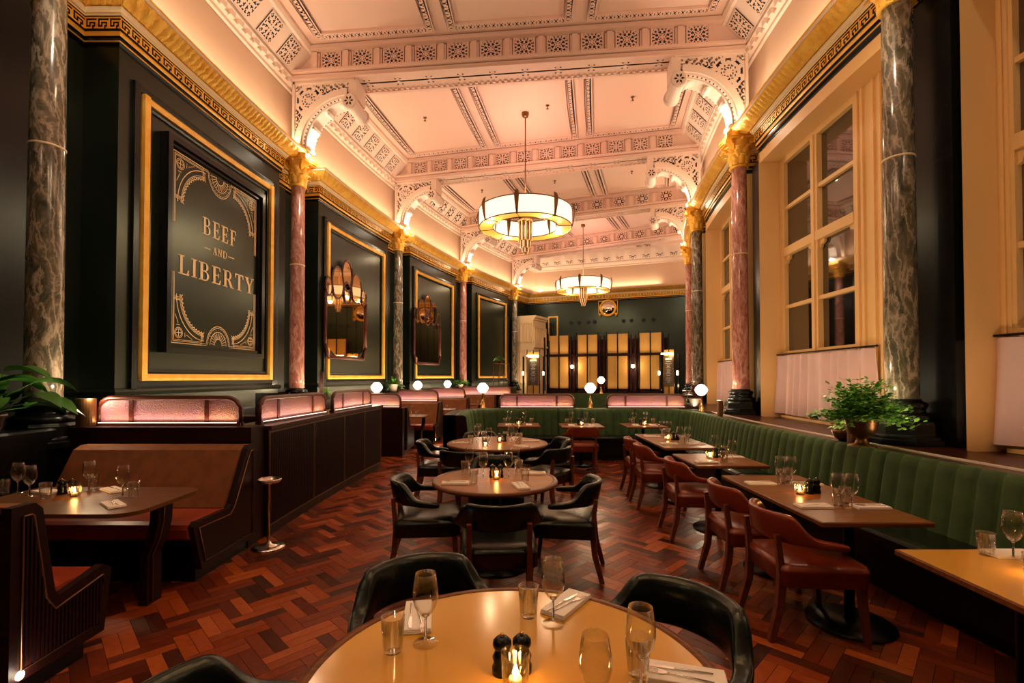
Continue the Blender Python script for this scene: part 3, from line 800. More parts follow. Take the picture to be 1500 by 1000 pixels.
# ------------------------------------------------------------------ lettered sign
GL = {  # strokes in a unit-high box: ('r', x0,x1,y0,y1) rects; ('a', cx,cy,rx,ry,a0,a1,w0,w1) arcs; ('p', poly)
 'I': (.36, [('r',.11,.25,0,1),('r',.02,.34,0,.05),('r',.02,.34,.95,1)]),
 'L': (.66, [('r',.11,.25,0,1),('r',.02,.34,.95,1),('r',.02,.58,0,.06),('p',[(.50,.06),(.58,.06),(.62,.28),(.58,.28)]),('r',.58,.62,0,.1)]),
 'E': (.68, [('r',.11,.25,0,1),('r',.02,.58,0,.06),('r',.02,.58,.94,1),('r',.25,.46,.48,.53),('r',.44,.48,.38,.63),('p',[(.52,.06),(.58,.06),(.62,.26),(.58,.26)]),('p',[(.52,.94),(.58,.94),(.60,.76),(.56,.76)])]),
 'F': (.64, [('r',.11,.25,0,1),('r',.02,.34,0,.05),('r',.02,.58,.94,1),('r',.25,.46,.48,.53),('r',.44,.48,.38,.63),('p',[(.52,.94),(.58,.94),(.60,.74),(.56,.74)])]),
 'B': (.74, [('r',.11,.25,0,1),('r',.02,.36,0,.05),('r',.02,.36,.95,1),('r',.22,.36,.50,.55),('a',.36,.755,.24,.245,-90,90,.05,.13),('a',.36,.265,.29,.265,-90,90,.05,.14)]),
 'R': (.78, [('r',.11,.25,0,1),('r',.02,.34,0,.05),('r',.02,.36,.95,1),('r',.22,.36,.46,.51),('a',.36,.735,.26,.265,-90,90,.05,.14),('p',[(.36,.48),(.50,.48),(.74,.0),(.58,.0)]),('r',.56,.80,0,.05)]),
 'T': (.72, [('r',.29,.43,0,1),('r',.20,.52,0,.05),('r',.04,.68,.94,1),('p',[(.04,.94),(.10,.94),(.07,.74),(.03,.74)]),('p',[(.62,.94),(.68,.94),(.69,.74),(.65,.74)])]),
 'Y': (.76, [('r',.31,.45,0,.46),('r',.22,.54,0,.05),('p',[(.06,.97),(.22,.97),(.44,.44),(.31,.44)]),('p',[(.60,.97),(.66,.97),(.44,.42),(.38,.44)]),('r',.0,.30,.95,1),('r',.50,.76,.95,1)]),
 'A': (.78, [('p',[(.34,1),(.46,1),(.70,0),(.54,0)]),('p',[(.34,1),(.40,1),(.16,0),(.10,0)]),('r',.20,.58,.32,.37),('r',.02,.26,0,.05),('r',.46,.78,0,.05)]),
 'N': (.82, [('r',.13,.19,0,1),('r',.63,.69,0,1),('p',[(.08,1),(.24,1),(.69,.0),(.60,.0)]),('r',.04,.28,0,.05),('r',.02,.22,.95,1),('r',.54,.78,.95,1)]),
 'D': (.82, [('r',.11,.25,0,1),('r',.02,.36,0,.05),('r',.02,.36,.95,1),('a',.34,.5,.42,.5,-90,90,.05,.14)]),
}
def text(b, s, cx, z0, h, width, y, mi=0, space=.06):
    tot = sum(GL[c][0] for c in s)+space*(len(s)-1); sc = width/tot; x = cx-width/2
    for c in s:
        w, els = GL[c]
        for e in els:
            if e[0] == 'r': b.box(x+e[1]*sc, x+e[2]*sc, y-.008, y, z0+e[3]*h, z0+e[4]*h, mi)
            elif e[0] == 'p':
                b.prism([(x+p[0]*sc, z0+p[1]*h) for p in e[1]], y-.008, y, 'xz', mi)
            else:
                _, ccx, ccy, rx, ry, a0, a1, w0, w1 = e; n = 12; v = []
                for k in range(n+1):
                    t = radians(a0+(a1-a0)*k/n); ww = w0+(w1-w0)*max(0, cos(t))
                    v += [(x+(ccx+rx*cos(t))*sc, y-.008, z0+(ccy+ry*sin(t))*h), (x+(ccx+(rx-ww)*cos(t))*sc, y-.008, z0+(ccy+(ry-.05-.0*ww)*sin(t))*h)]
                b.add(v, [(2*k,2*k+2,2*k+3,2*k+1) for k in range(n)], mi)
        x += (w+space)*sc
def ribbon(b, pts, w, y, mi=0):
    n = len(pts); v = []
    for k in range(n):
        a = pts[max(0,k-1)]; c = pts[min(n-1,k+1)]; dx, dz = c[0]-a[0], c[1]-a[1]; l = hypot(dx,dz) or 1
        nx, nz = -dz/l*w/2, dx/l*w/2; v += [(pts[k][0]+nx, y, pts[k][1]+nz), (pts[k][0]-nx, y, pts[k][1]-nz)]
    b.add(v, [(2*k,2*k+2,2*k+3,2*k+1) for k in range(n-1)], mi)
def make_sign():
    ic = 1.545; x, y = xy(LW-.01, ic)
    root = empty('lettered_sign', (x,y,0), 'large black sign with gold BEEF AND LIBERTY lettering on left wall', 'sign', rz=rzL(ic))
    b = MB(); loc_frame(b, -1.14, 1.14, 1.98, 4.95, .08, -.02, .14); loc_frame(b, -1.05, 1.05, 2.07, 4.86, .04, -.02, .10)
    b.build('frame', ['black_gloss'], root)
    b = MB(); b.box(-1.05, 1.05, -.06, .0, 2.06, 4.87); face_ = b.build('face', ['sign_face'], root)
    b = MB(); yy = -.061
    for wd, cx_, z_, h_, w_, sp in (('BEEF',.02,3.80,.26,.80,.12),('AND',.02,3.545,.115,.34,.1),('LIBERTY',.03,3.10,.27,1.78,.10)):
        b = MB(); text(b, wd, cx_, z_, h_, w_, yy, space=sp)
        if wd == 'AND': b.box(-.33,-.20,yy-.006,yy,3.595,3.607); b.box(.23,.37,yy-.006,yy,3.595,3.607)
        b.build('lettering', ['sign_gold'], face_)
    b = MB(); yy = -.066
    X, Z0, Z1 = .985, 2.11, 4.80
    for top in (0,1):
        b = MB()
        for sx in (-1,1):
            zc = Z1 if top else Z0; s_ = -1 if top else 1
            def P(a, c): return (sx*(X-a), zc+s_*c)
            for o_, w in ((0,.014),(.028,.008),(.046,.008)):       # corner L lines
                ribbon(b, [P(.015+o_,1.0), P(.015+o_,.015+o_)], w, yy); ribbon(b, [P(.015+o_,.015+o_), P(.62,.015+o_)], w, yy)
            for r, w in ((.62,.012),(.55,.008),(.53,.008)):     # concave quarter arcs
                pts = [P(.66-r*cos(t)*.9, .70-r*sin(t)) for t in [pi/2*k/14 for k in range(15)]]
                ribbon(b, pts, w, yy)
            for k in range(13):                                  # scallops
                t = pi/2*(k+.5)/13; c0 = (.66-.485*cos(t)*.9, .70-.485*sin(t)); pts = []
                for q in range(7):
                    u = t+pi/2+pi*q/6; pts.append(P(c0[0]+.027*cos(u), c0[1]+.027*sin(u)))
                ribbon(b, pts, .012, yy)
            for o_ in (0,.02,.04):                                # fluted stops
                ribbon(b, [P(.60+o_,.06+o_*.6), P(.60+o_,.20-o_)], .009, yy); ribbon(b, [P(.05+o_*.6,.62+o_), P(.19-o_,.62+o_)], .009, yy)
            c0 = (.15,.16)
            for r in (.075,.055): ribbon(b, [P(c0[0]+r*cos(t), c0[1]+r*sin(t)) for t in [2*pi*k/16 for k in range(17)]], .008, yy)
            ribbon(b, [P(c0[0]-.05,c0[1]), P(c0[0]+.05,c0[1])], .01, yy); ribbon(b, [P(c0[0],c0[1]-.05), P(c0[0],c0[1]+.05)], .01, yy)
            ribbon(b, [P(.08,.42), P(.14,.30), P(.10,.27), P(.17,.27)], .008, yy); ribbon(b, [P(.42,.08), P(.30,.14), P(.27,.10), P(.27,.17)], .008, yy)
        zc = Z1 if top else Z0; s_ = -1 if top else 1
        for r, w in ((.27,.010),(.245,.008),(.19,.010),(.09,.012)):
            ribbon(b, [(r*cos(t), zc+s_*(.03+r*sin(t)*1.1)) for t in [pi*k/20 for k in range(21)]], w, yy)
        for k in range(13):
            t = pi*(k+.5)/13; ribbon(b, [(.10*cos(t), zc+s_*(.03+.11*sin(t))), (.175*cos(t), zc+s_*(.03+.19*sin(t)))], .010, yy)
            b.lathe([(0,-.002),(.012,0)], 6, (.215*cos(t), yy, zc+s_*(.03+.236*sin(t))), 0, cap=False)
        for sx in (-1,1):
            for o_ in (0,.022): ribbon(b, [(sx*.27, zc+s_*(.015+o_)), (sx*.40, zc+s_*(.015+o_))], .008, yy)
        b.build('ornament', ['sign_gold'], face_)
make_sign()

# ------------------------------------------------------------------ arched mirrors
def mirror_proto():
    root = empty('arched_mirror', (0,0,0), '', 'mirror', 'tall arched wall mirrors')
    ov = [(0,4.17,.25,.37),(-.46,3.92,.25,.37),(.46,3.92,.25,.37),(0,3.74,.17,.26),(-.86,3.76,.13,.20),(.86,3.76,.13,.20)]
    b = MB()
    for cx, cz, rx, rz in ov:
        pts = [(cx+(rx+.005)*cos(t), -.09, cz+(rz+.005)*sin(t)) for t in [2*pi*k/32 for k in range(33)]]
        b.tube(pts, .016, 6, cap=False, ry=.030)
    body = [(-.99,3.62),(-.99,2.42),(-.86,2.12),(.86,2.12),(.99,2.42),(.99,3.62)]
    for k in range(len(body)-1): b.tube([(body[k][0],-.09,body[k][1]),(body[k+1][0],-.09,body[k+1][1])], .026, 6, ry=.045)
    b.build('frame', ['red_wood'], root)
    b = MB()
    for cx, cz, rx, rz in ov:
        yy = -.10 if (cx, cz) not in ((0,4.17),(0,3.74)) else -.085
        b.add([(cx+rx*cos(t), yy, cz+rz*sin(t)) for t in [2*pi*k/28 for k in range(28)]], [tuple(reversed(range(28)))], 0)
    top = lambda x: 3.60+.0*x
    xs = [-.97,-.5,-.02,.02,.5,.97]
    for a, c in ((-.97,-.50),(-.48,-.01),(.01,.48),(.50,.97)):
        zb = lambda x: 2.14 if abs(x) < .85 else 2.14+(abs(x)-.85)*2.3
        b.add([(a,-.08,zb(a)),(c,-.08,zb(c)),(c,-.08,3.62),(a,-.08,3.62)], [(0,1,2,3)], 0)
    b.build('glass', ['mirror_amber'], root)
    b = MB(); b.prism([(-.97,3.7),(-.97,2.45),(-.85,2.14),(.85,2.14),(.97,2.45),(.97,3.7)], -.07, -.01, 'xz')
    b.prism([(x*1.0,z) for x,z in ((-.97,3.6),(.97,3.6),(.9,3.85),(.5,4.1),(.12,4.35),(-.12,4.35),(-.5,4.1),(-.9,3.85))], -.065, -.012, 'xz')
    b.build('back_board', ['black_gloss'], root)
    return root
MP = mirror_proto()
for ic, lab in ((2.423,'tall arched mirror of clustered oval panes, nearer of the two'), (3.42,'tall arched mirror of clustered oval panes, farther of the two')):
    x, y = xy(LW, ic); place(MP, (x,y,0), rzL(ic), lab+' on the left wall')

# ------------------------------------------------------------------ cream chimneypiece beyond the last column, end wall fittings
b = MB()
for d, z0, z1 in ((1.34,.0,3.15),(1.42,3.15,3.25),(1.30,3.25,4.55),(1.36,4.55,4.66),(1.44,4.66,4.78)):
    b.arc([(.06,z0),(d,z0),(d,z1),(.06,z1)], 39.45, -1, 5.09, 5.38, 6, closed=True)
for r0, r1 in ((38.25,38.5),(38.62,38.9),(39.0,39.3)):
    for z0, z1 in ((3.4,4.4),(1.3,3.0)):
        for q0,q1,w0,w1 in ((r0,r1,z0,z0+.06),(r0,r1,z1-.06,z1),(r0,r0+.05,z0,z1),(r1-.05,r1,z0,z1)): b.arc([(39.45-q1,w0),(39.45-q0,w0),(39.45-q0,w1),(39.45-q1,w1)], 39.45, -1, 5.082, 5.10, 1, closed=True)
for a in (5.10,5.17,5.24,5.31):
    for z0, z1 in ((3.2,4.2),(1.3,2.8)):
        for q0,q1,w0,w1 in ((a,a+.06,z0,z0+.05),(a,a+.06,z1-.05,z1),(a,a+.008,z0,z1),(a+.052,a+.06,z0,z1)):
            b.arc([(1.28,w0),(1.37,w0),(1.37,w1),(1.28,w1)], 39.45, -1, q0, q1, 1, closed=True)
o = b.build('chimneypiece', ['cream_trim']); tag(o, 'tall carved cream stone chimneypiece beyond the last left column', 'fireplace')
def ewp(s, d, z): x, y = ew(s, d); return (x,y,z)
b = MB(); o_ = EWR
b = MB(); loc_frame(b, -.28,.28,1.3,4.95,.07,0,.05); o = b.build('trim_36', ['gold'], None, (*ew(1.81,0),0), EWR); struct(o)
b = MB(); 
root = empty('round_mirror', (*ew(4.79,.02),0), 'small round gilt mirror on a black plaque high on end wall', 'mirror', rz=EWR)
b.box(-.52,.52,-.08,0,4.92,5.62); b.build('plaque', ['black_gloss'], root)
b = MB(); loc_frame(b,-.50,.50,4.96,5.62,.02,.08,.10)
b.tube([(.40*cos(t),-.12,5.24+.40*sin(t)) for t in [2*pi*k/28 for k in range(29)]], .055, 8, cap=False)
for s_ in (-1,1):
    b.tube([(s_*.42,-.1,4.95),(s_*.42,-.12,4.80)], [.09,.03], 8); 
b.build('gilt_ring', ['gold'], root)
b = MB(); b.grid(lambda u,v: (.36*v*cos(2*pi*u), -.10-.10*(1-v*v), 5.24+.36*v*sin(2*pi*u)), 24, 6); fixn(b.build('convex_glass', ['mirror_clear'], root))
for j, s_ in enumerate((1.95,2.38,2.88,3.22,4.72,5.12,5.72,6.20)):
    x, y = ew(s_+.86, .01); b = MB(); b.lathe([(0,0),(.085,0),(.10,.012),(.10,.02)], 16); b.v = [(a, -c, bb) for a, bb, c in b.v]
    o = b.build('round_vent', ['hole_dark'], None, (x,y,4.55), EWR)
    tag(o, 'small round black opening high on end wall, %s in the row of eight' % ('first,second,third,fourth,fifth,sixth,seventh,last'.split(',')[j]), 'vent', 'round openings high on the end wall')

# ------------------------------------------------------------------ bar gantry
def make_gantry():
    ax, ay = 1.42, 19.05; bx, by = 5.64, 17.35; L = hypot(bx-ax, by-ay); rz = atan2(by-ay, bx-ax)
    root = empty('bar_gantry', (ax,ay,0), 'tall bar gantry of glowing brass panels in dark frames at the far end', 'bar shelving', rz=rz)
    b = MB(); b.box(-.05, L+.05, 0, .55, 0, 1.15); b.box(-.06,L+.06,-.04,.55,2.46,2.53); b.box(-.02,L+.02,.15,.5,1.12,3.1)
    for x in (-.02,.12): pass
    grp = [(.08,.86),(1.22,2.0),(2.38,3.15),(3.57,4.35)]
    for x0, x1 in grp:
        for x in (x0-.03, (x0+x1)/2, x1+.03):
            b.tube([(x,-.05,1.1),(x,-.05,3.36)], .02, 6)
    for x in (-.10, 1.04-.07, 1.04+.07, 2.19-.08, 2.19+.08, 3.35-.08, 3.35+.08, L+.05, L-.12): b.box(x-.02,x+.02,-.12,-.02,1.1,3.22)
    b.build('frame', ['dark_wood','black_metal'], root)
    for x0, x1 in grp:
        m = (x0+x1)/2
        for a, c in ((x0,m-.02),(m+.02,x1)):
            for z0, z1 in ((1.2,2.45),(2.54,3.28)):
                b = MB(); b.rbox(a,c,0,.06,z0,z1,.01); b.build('brass_panel', ['brass_panel'], root)
    for x in (1.04, 3.35):
        b = MB(); b.lathe([(0,-.07),(.05,-.05),(.065,0),(.05,.05),(0,.07)], 12, (x,-.16,2.05)); b.build('wall_lamp', ['bulb'], root)
        lx, ly = ax+x*cos(rz)+.35*sin(rz), ay+x*sin(rz)-.35*cos(rz); light('gantry_lamp', 'POINT', (lx,ly,2.05), 28, 'warm', .05)
    mx, my = ax+L/2*cos(rz)+.22*sin(rz), ay+L/2*sin(rz)-.22*cos(rz)
    light('gantry_strip', 'AREA', (mx,my,2.56), 26, 'warm', L*.95, .04, (radians(195),0,rz))
    light('gantry_strip', 'AREA', (mx,my,1.18), 18, 'warm', L*.95, .04, (radians(195),0,rz))
    return root
make_gantry()
def menu_board(x, y, rz, label, w=.46):
    root = empty('menu_board', (x,y,0), label, 'menu board', 'chalked menu boards flanking the bar', rz)
    b = MB(); b.box(-w/2,w/2,.0,.05,1.0,2.62)
    for s_ in (-1,0,1): b.tube([(s_*(w/2+.02),.0,0),(s_*(w/2+.02),.0,2.72)], .018, 6, mi=1)
    for s_ in (-1,1): b.box(s_*(w/2+.17)-.03,s_*(w/2+.17)+.03,0,.06,.0,2.45,1)
    b.build('panel', ['brass_panel','black_metal'], root)
    b = MB(); loc_frame(b,-.21,.21,1.32,2.40,.03,0,.03,1); b.box(-.19,.19,-.02,.0,1.34,2.38,0); bd_ = b.build('board', ['chalkboard','bronze'], root)
    b = MB(); rnd = random.Random(3); yy = -.024
    for r, z in enumerate([2.30,2.26,2.19,2.12,2.07,2.02,1.97,1.92,1.86,1.81,1.76,1.70,1.62,1.58,1.54,1.50,1.46]):
        ww = rnd.uniform(.05,.13) if r > 1 else .13; x0 = -ww
        while x0 < ww:
            l = rnd.uniform(.01,.035); h = .022 if r < 2 else (.012 if r < 12 else .006)
            b.add([(x0,yy,z),(min(ww,x0+l),yy,z+rnd.uniform(-.004,.004)),(min(ww,x0+l),yy,z+h),(x0,yy,z+h)], [(0,1,2,3)], 0); x0 += l+.008
    b.build('chalk_writing', ['chalk'], bd_)
    b = MB(); b.tube([(-.22,-.12,2.47),(.22,-.12,2.47)], .03, 8); b.tube([(0,0,2.52),(0,-.12,2.49)], .01, 6); b.build('picture_lamp', ['bulb'], root)
    lx, ly = x+.2*sin(rz), y-.2*cos(rz); light('board_lamp', 'POINT', (lx,ly,2.40), 7, 'warm', .04)
    for s_ in (-1,1):
        b = MB(); b.tube([(s_*(w/2+.17),-.05,1.72),(s_*(w/2+.17),-.05,1.86)], .03, 8); b.build('side_lamp', ['bulb'], root)
menu_board(.83, 18.6, radians(-14), 'chalk menu board under a picture lamp, left of the brass gantry')
menu_board(5.55, 16.9, radians(-52), 'chalk menu board seen edge on, right of the brass gantry', .4)

# ------------------------------------------------------------------ chandeliers
def chandelier_proto():
    root = empty('chandelier', (0,0,0), '', 'chandelier', 'drum chandeliers along the ceiling')
    R_, r_ = 1.14, .80
    b = MB(); b.tube([(0,0,5.95),(0,0,8.15)], .014, 8); b.lathe([(0,8.08),(.07,8.10),(.09,8.15),(.09,8.2)], 16)
    b.lathe([(0,5.60),(.17,5.60),(.17,5.74),(.15,5.76),(.15,5.84),(.10,5.86),(.10,5.94),(.03,5.98)], 20)
    b.build('stem', ['bronze'], root)
    b = MB(); b.lathe([(R_,5.34),(R_,5.74)], 64, cap=False); b.lathe([(r_,5.40),(r_,5.74)], 48, cap=False, mi=0); ds_ = b.build('drum_shade', ['shade_glow'], root)
    b = MB(); b.lathe([(r_,5.345),(R_,5.33)], 64, cap=False); b.build('under_glass', ['shade_amber'], root)
    b = MB()
    for R0, z in ((R_,5.33),(R_,5.75),(r_,5.34),(r_,5.74)): b.tube([(R0*cos(t),R0*sin(t),z) for t in [2*pi*k/48 for k in range(49)]], .014, 6, cap=False)
    for k in range(8):
        a = 2*pi*(k+.5)/8; b.tube([(.12*cos(a),.12*sin(a),5.58),(r_*cos(a),r_*sin(a),5.72)], .008, 5); b.tube([(r_*cos(a),r_*sin(a),5.335),(R_*cos(a),R_*sin(a),5.325)], .010, 5)
        def fin(R0, sc): 
            pts = [(R0, 5.30),(R0+.03*sc,5.45),(R0+.05*sc,5.60),(R0+.055*sc,5.72),(R0+.03*sc,5.82),(R0,5.86)]
            for s_ in (-.035,.0,.035):
                b.tube([(r*cos(a)-s_*sin(a)*(1-abs(z-5.68)*1.8), r*sin(a)+s_*cos(a)*(1-abs(z-5.68)*1.8), z) for r,z in pts], [.008,.014,.022,.025,.018,.005], 6)
        fin(R_+.01, 1); fin(r_-.03, -.6)
    b.build('metal_fins', ['bronze'], ds_)
    b = MB()
    for rr, z0, z1, n in ((.155,5.00,5.48,18),(.12,4.82,5.40,14),(.08,4.70,5.40,10)):
        for k in range(n):
            a = 2*pi*k/n; b.tube([(rr*cos(a),rr*sin(a),z0),(rr*cos(a),rr*sin(a),z1)], .013 if k % 2 else .016, 6, mi=(k+1) % 2)
    gr_ = b.build('glass_rods', ['rod_glow','bronze'], root)
    b = MB(); b.lathe([(.18,5.46),(.185,5.48),(.185,5.62),(.16,5.64)], 20); b.build('rod_collar', ['brass'], gr_)
    for rr, z in ((.17,5.0),(.135,4.83),(.095,4.71)): b = MB(); b.tube([(rr*cos(t),rr*sin(t),z) for t in [2*pi*k/20 for k in range(21)]], .009, 5, cap=False); b.build('ring', ['brass'], gr_)
    return root
CH = chandelier_proto()
for (x, y), lab in (((.33,11.75),'large drum chandelier, nearer of the two in the picture'), ((3.06,20.45),'drum chandelier, farther of the two, in front of the gilt mirror'), ((-.15,2.3),'drum chandelier hanging directly above the front round table')):
    place(CH, (x,y,0), .2 if y < 15 else .12, lab)
    for k in range(4):
        a = k*pi/2+.5; light('chandelier_lamp', 'POINT', (x+.97*cos(a), y+.97*sin(a), 5.27), 29, 'soft', .05)
    light('chandelier_lamp', 'AREA', (x,y,6.0), 58, 'pink', 1.2, 1.2, (radians(180),0,0))
# sprinklers
for j, (k, r) in enumerate(((2.5,37.1),(2.5,34.6-.6),(2.5,32.0),(3.5,37.1),(3.5,34.5),(3.5,32.0))):
    x, y = xy(r, k); b = MB(); b.lathe([(.0,-.09),(.035,-.085),(.012,-.07),(.012,-.03),(.045,-.01),(.045,0)], 10)
    o = b.build('sprinkler_head', ['bronze'], None, (x,y,ZC)); tag(o, 'tiny brass sprinkler on a %s ceiling panel of the %s bay' % (('left','middle','right')[j%3], 'nearer' if j < 3 else 'farther'), 'sprinkler', 'ceiling sprinklers')
# ------------------------------------------------------------------ window-side ledge and green banquette
UY = 9.98                 # face of the cross run
def upath():
    """plan line of the front top edge of the green back, from near right to the far left return, with running length"""
    P_ = []
    i = -.35
    while i < 1.93: P_.append(xy(31.02, i)); i += .02/(31.0*.1298)
    x0, y0 = P_[-1]; R = .75; cx, cy = x0+.02-R, UY-R
    a0 = atan2(y0-cy, x0-cx)
    # straight up to corner start, then corner arc
    yy = y0
    while yy < cy: P_.append((x0+.02*(yy-y0), yy)); yy += .02
    n = int(R*pi/2/.02)
    for k in range(n+1):
        t = pi/2*k/n; P_.append((cx+.03+R*cos(t), cy+R*sin(t)))
    x = cx
    while x > -.25: P_.append((x, UY)); x -= .02
    R2 = .62; n = int(R2*pi/2/.02)
    for k in range(n+1):
        t = pi/2*k/n; P_.append((-.25-R2*sin(t), UY-R2+R2*cos(t)))
    y = UY-R2
    while y > 8.32: P_.append((-.87, y)); y -= .02
    # resample at 2 cm
    out = [P_[0]]; acc = 0
    for a, c in zip(P_, P_[1:]):
        l = hypot(c[0]-a[0], c[1]-a[1]); 
        if l == 0: continue
        t = .02-acc
        while t <= l: out.append((a[0]+(c[0]-a[0])*t/l, a[1]+(c[1]-a[1])*t/l)); t += .02
        acc = l-(t-.02)
    return out
UP = upath()
def inward(k):
    a = UP[max(0,k-2)]; c = UP[min(len(UP)-1,k+2)]; dx, dy = c[0]-a[0], c[1]-a[1]; l = hypot(dx,dy); return (-dy/l, dx/l)
UN = [inward(k) for k in range(len(UP))]
def off(k, d): return (UP[k][0]+UN[k][0]*d, UP[k][1]+UN[k][1]*d)
def banquette():
    root = empty('green_banquette', (0,0,0), 'long curved channelled green velvet banquette with black leather seats', 'banquette')
    n = len(UP); sec = 80; pl = 8        # section 1.52 m, pleat 14 cm
    k0 = 0
    while k0 < n-10:
        k1 = min(n-1, k0+sec)
        b = MB()
        prof = [(-.10,.955),(-.07,.98),(-.01,.985),(.03,.965),(.05,.90),(.075,.75),(.10,.58),(.125,.44),(.13,.36)]
        ks = list(range(k0, k1+1)); m = len(prof); v = []
        for k in ks:
            s_ = (k-k0) % pl; g = abs(sin(pi*s_/pl))**.45
            end = min(k-k0, k1-k); e = 1 if end > 0 else 0
            for d, z in prof:
                f = 1 if z > .97 else 1
                x, y = off(k, d+(.026*g-.02 if d > .02 else 0)-(0 if e else .03)); v.append((x, y, z+(.008*g if z > .9 else 0)))
        b.add(v, [(a*m+j, (a+1)*m+j, (a+1)*m+j+1, a*m+j+1) for a in range(len(ks)-1) for j in range(m-1)], 0, True)
        b.build('back_cushion', ['green_velvet'], root)
        # leather seat pad
        b = MB(); prof = [(.12,.40),(.12,.46),(.30,.475),(.50,.475),(.55,.465),(.57,.44),(.57,.38),(.55,.37)]; m = len(prof); v = []
        ks = list(range(k0+(1 if k0 else 0), k1, 3)) + [k1-1]
        for k in ks:
            for d, z in prof: v.append((*off(k,d), z))
        b.add(v, [(a*m+j, (a+1)*m+j, (a+1)*m+j+1, a*m+j+1) for a in range(len(ks)-1) for j in range(m-1)] + [tuple(range(m)), tuple((len(ks)-1)*m+j for j in range(m))], 0, False)
        b.build('seat_pad', ['black_leather'], root)
        k0 = k1
    b = MB(); prof = [(.10,.0),(.10,.0),(.48,.0),(.48,.08),(.52,.10),(.52,.38),(.12,.38)]; m = len(prof); ks = list(range(0,n,5))+[n-1]; v = []
    for k in ks:
        for d, z in prof: v.append((*off(k,d), z))
    b.add(v, [(a*m+j, (a+1)*m+j, (a+1)*m+j+1, a*m+j+1) for a in range(len(ks)-1) for j in range(m-1)] + [tuple((len(ks)-1)*m+j for j in range(m))], 0)
    b.build('plinth', ['black_metal'], root)
banquette()
# carcass behind the cross run and the return, with its wooden cap
kc = next(k for k in range(len(UP)) if UP[k][1] > 9.0)
def carcass():
    b = MB(); ks = list(range(kc, len(UP), 4))+[len(UP)-1]; prof = [(-.02,.0),(-.02,.97),(-.03,.985),(-.23,.985),(-.24,.97),(-.24,.0)]; m = len(prof); v = []
    for k in ks:
        for d, z in prof: v.append((*off(k,d-.09), z))
    b.add(v, [(a*m+j, (a+1)*m+j, (a+1)*m+j+1, a*m+j+1) for a in range(len(ks)-1) for j in range(m-1)] + [tuple((len(ks)-1)*m+j for j in range(m))], 0)
    K = len(UP)-1
    p = [off(K,d) for d in (-.33,.13)]; b.add([(p[0][0],p[0][1],0),(p[1][0],p[1][1],0),(p[1][0],p[1][1],.40),(p[1][0]-.06,p[1][1],.95),(p[1][0]-.1,p[1][1],.98),(p[0][0],p[0][1],.98)], [(0,1,2,3,4,5)], 0)
    o = b.build('banquette_divider', ['dark_wood']); tag(o, 'dark wooden divider carrying lamps and screens behind the far green banquette', 'divider')
carcass()
b = MB(); b.arc([(0,.0),(0,.955),(.01,.965),(.83,.965),(.85,.955),(.85,0)], 30.10, 1, -1.0, 2.32, 40)
b.arc([(0,.0),(0,.955),(.45,.965),(.47,.955),(.47,0)], 30.10, 1, 2.3, 6.0, 40)
b.arc([(-.42,.955),(0.02,.955)], 30.10, 1, -1.0, 6.0, 60)
o = b.build('window_ledge', ['ledge_wood']); tag(o, 'dark polished wooden ledge running below the windows behind green banquette', 'ledge')
b = MB(); b.arc([(.585,.965),(.60,.965),(.60,.982),(.585,.982)], 30.10, 1, -.6, 2.1, 60, closed=True)  # raised lip; its cloth-white colour stands in for an LED-lit edge
o = b.build('ledge_lit_lip', ['napkin']); tag(o, 'thin pale inlay along the dark window ledge, coloured as an LED-lit edge', 'lip')

# ------------------------------------------------------------------ glass screens
def screen(x, y, rz, w, z0, label, glow=1.0, h=.30, side=-1, splits=(.24,.76)):
    root = empty('glass_screen', (x,y,z0), label, 'screen', 'textured pink glass screens in reddish frames', rz)
    b = MB(); R = .13; hw = w/2
    pts = [(-hw+.02,0)] + [(-hw+.02+R-R*cos(t), h-.02-R+R*sin(t)) for t in [pi/2*k/6 for k in range(7)]] + [(hw-.02-R+R*sin(t), h-.02-R+R*cos(t)) for t in [pi/2*k/6 for k in range(7)]] + [(hw-.02,0)]
    b.tube([(px,0,pz) for px,pz in pts], .027, 6, ry=.027)
    b.box(-hw, hw, -.035, .035, 0, .03)
    for s_ in splits: b.box(-hw+w*s_-.02, -hw+w*s_+.02, -.018, .018, .02, h-.01)
    b.build('frame', ['red_wood'], root)
    g = MB(); poly = [(max(-hw+.02,min(hw-.02,px)), max(.02,pz)) for px,pz in pts]; g.prism(poly, -.006, .006, 'xz'); g.build('glass', ['screen_glass'], root)
    b = MB(); b.box(-hw+.04, hw-.04, side*.034-.004, side*.034+.004, .028, .034); b.build('light_strip', ['led'], root)
    ca, sa = cos(rz), sin(rz)
    for sd in (side,):
        lx, ly = x-sa*sd*.045, y+ca*sd*.045
        light('screen_light', 'AREA', (lx,ly,z0+.045), 2.2*glow*w, 'soft', w*.9, .012, (radians(180-12*sd),0,rz))
    return root
# partition on the left aisle
PR_ = 36.86
def arcmid(rho, i): return xy(rho, i)
def i_of(y, rho):
    lo, hi = -1, 6
    for _ in range(40):
        m = (lo+hi)/2
        if xy(rho,m)[1] < y: lo = m
        else: hi = m
    return lo
iA, iB = i_of(4.97, PR_), i_of(8.70, PR_)
root = empty('partition', (*xy(PR_+.2,(iA+iB)/2),0), 'long low dark maroon partition with brass edging beside the aisle', 'partition')
ox, oy = root.location.x, root.location.y
b = MB(); b.arc([(0,0),(0,1.10),(.0,1.10),(-.36,1.10),(-.36,0)], PR_+.0, -1, iA, iB, 24, closed=True)
b.v = [(x-ox,y-oy,z) for x,y,z in b.v]; b.build('panel', ['dark_wood'], root)
b = MB(); b.arc([(.03,1.10),(.03,1.14),(-.40,1.14),(-.40,1.10)], PR_, -1, iA, iB+.01, 24, closed=True); b.v = [(x-ox,y-oy,z) for x,y,z in b.v]; b.build('cap', ['ledge_wood'], root)
b = MB()
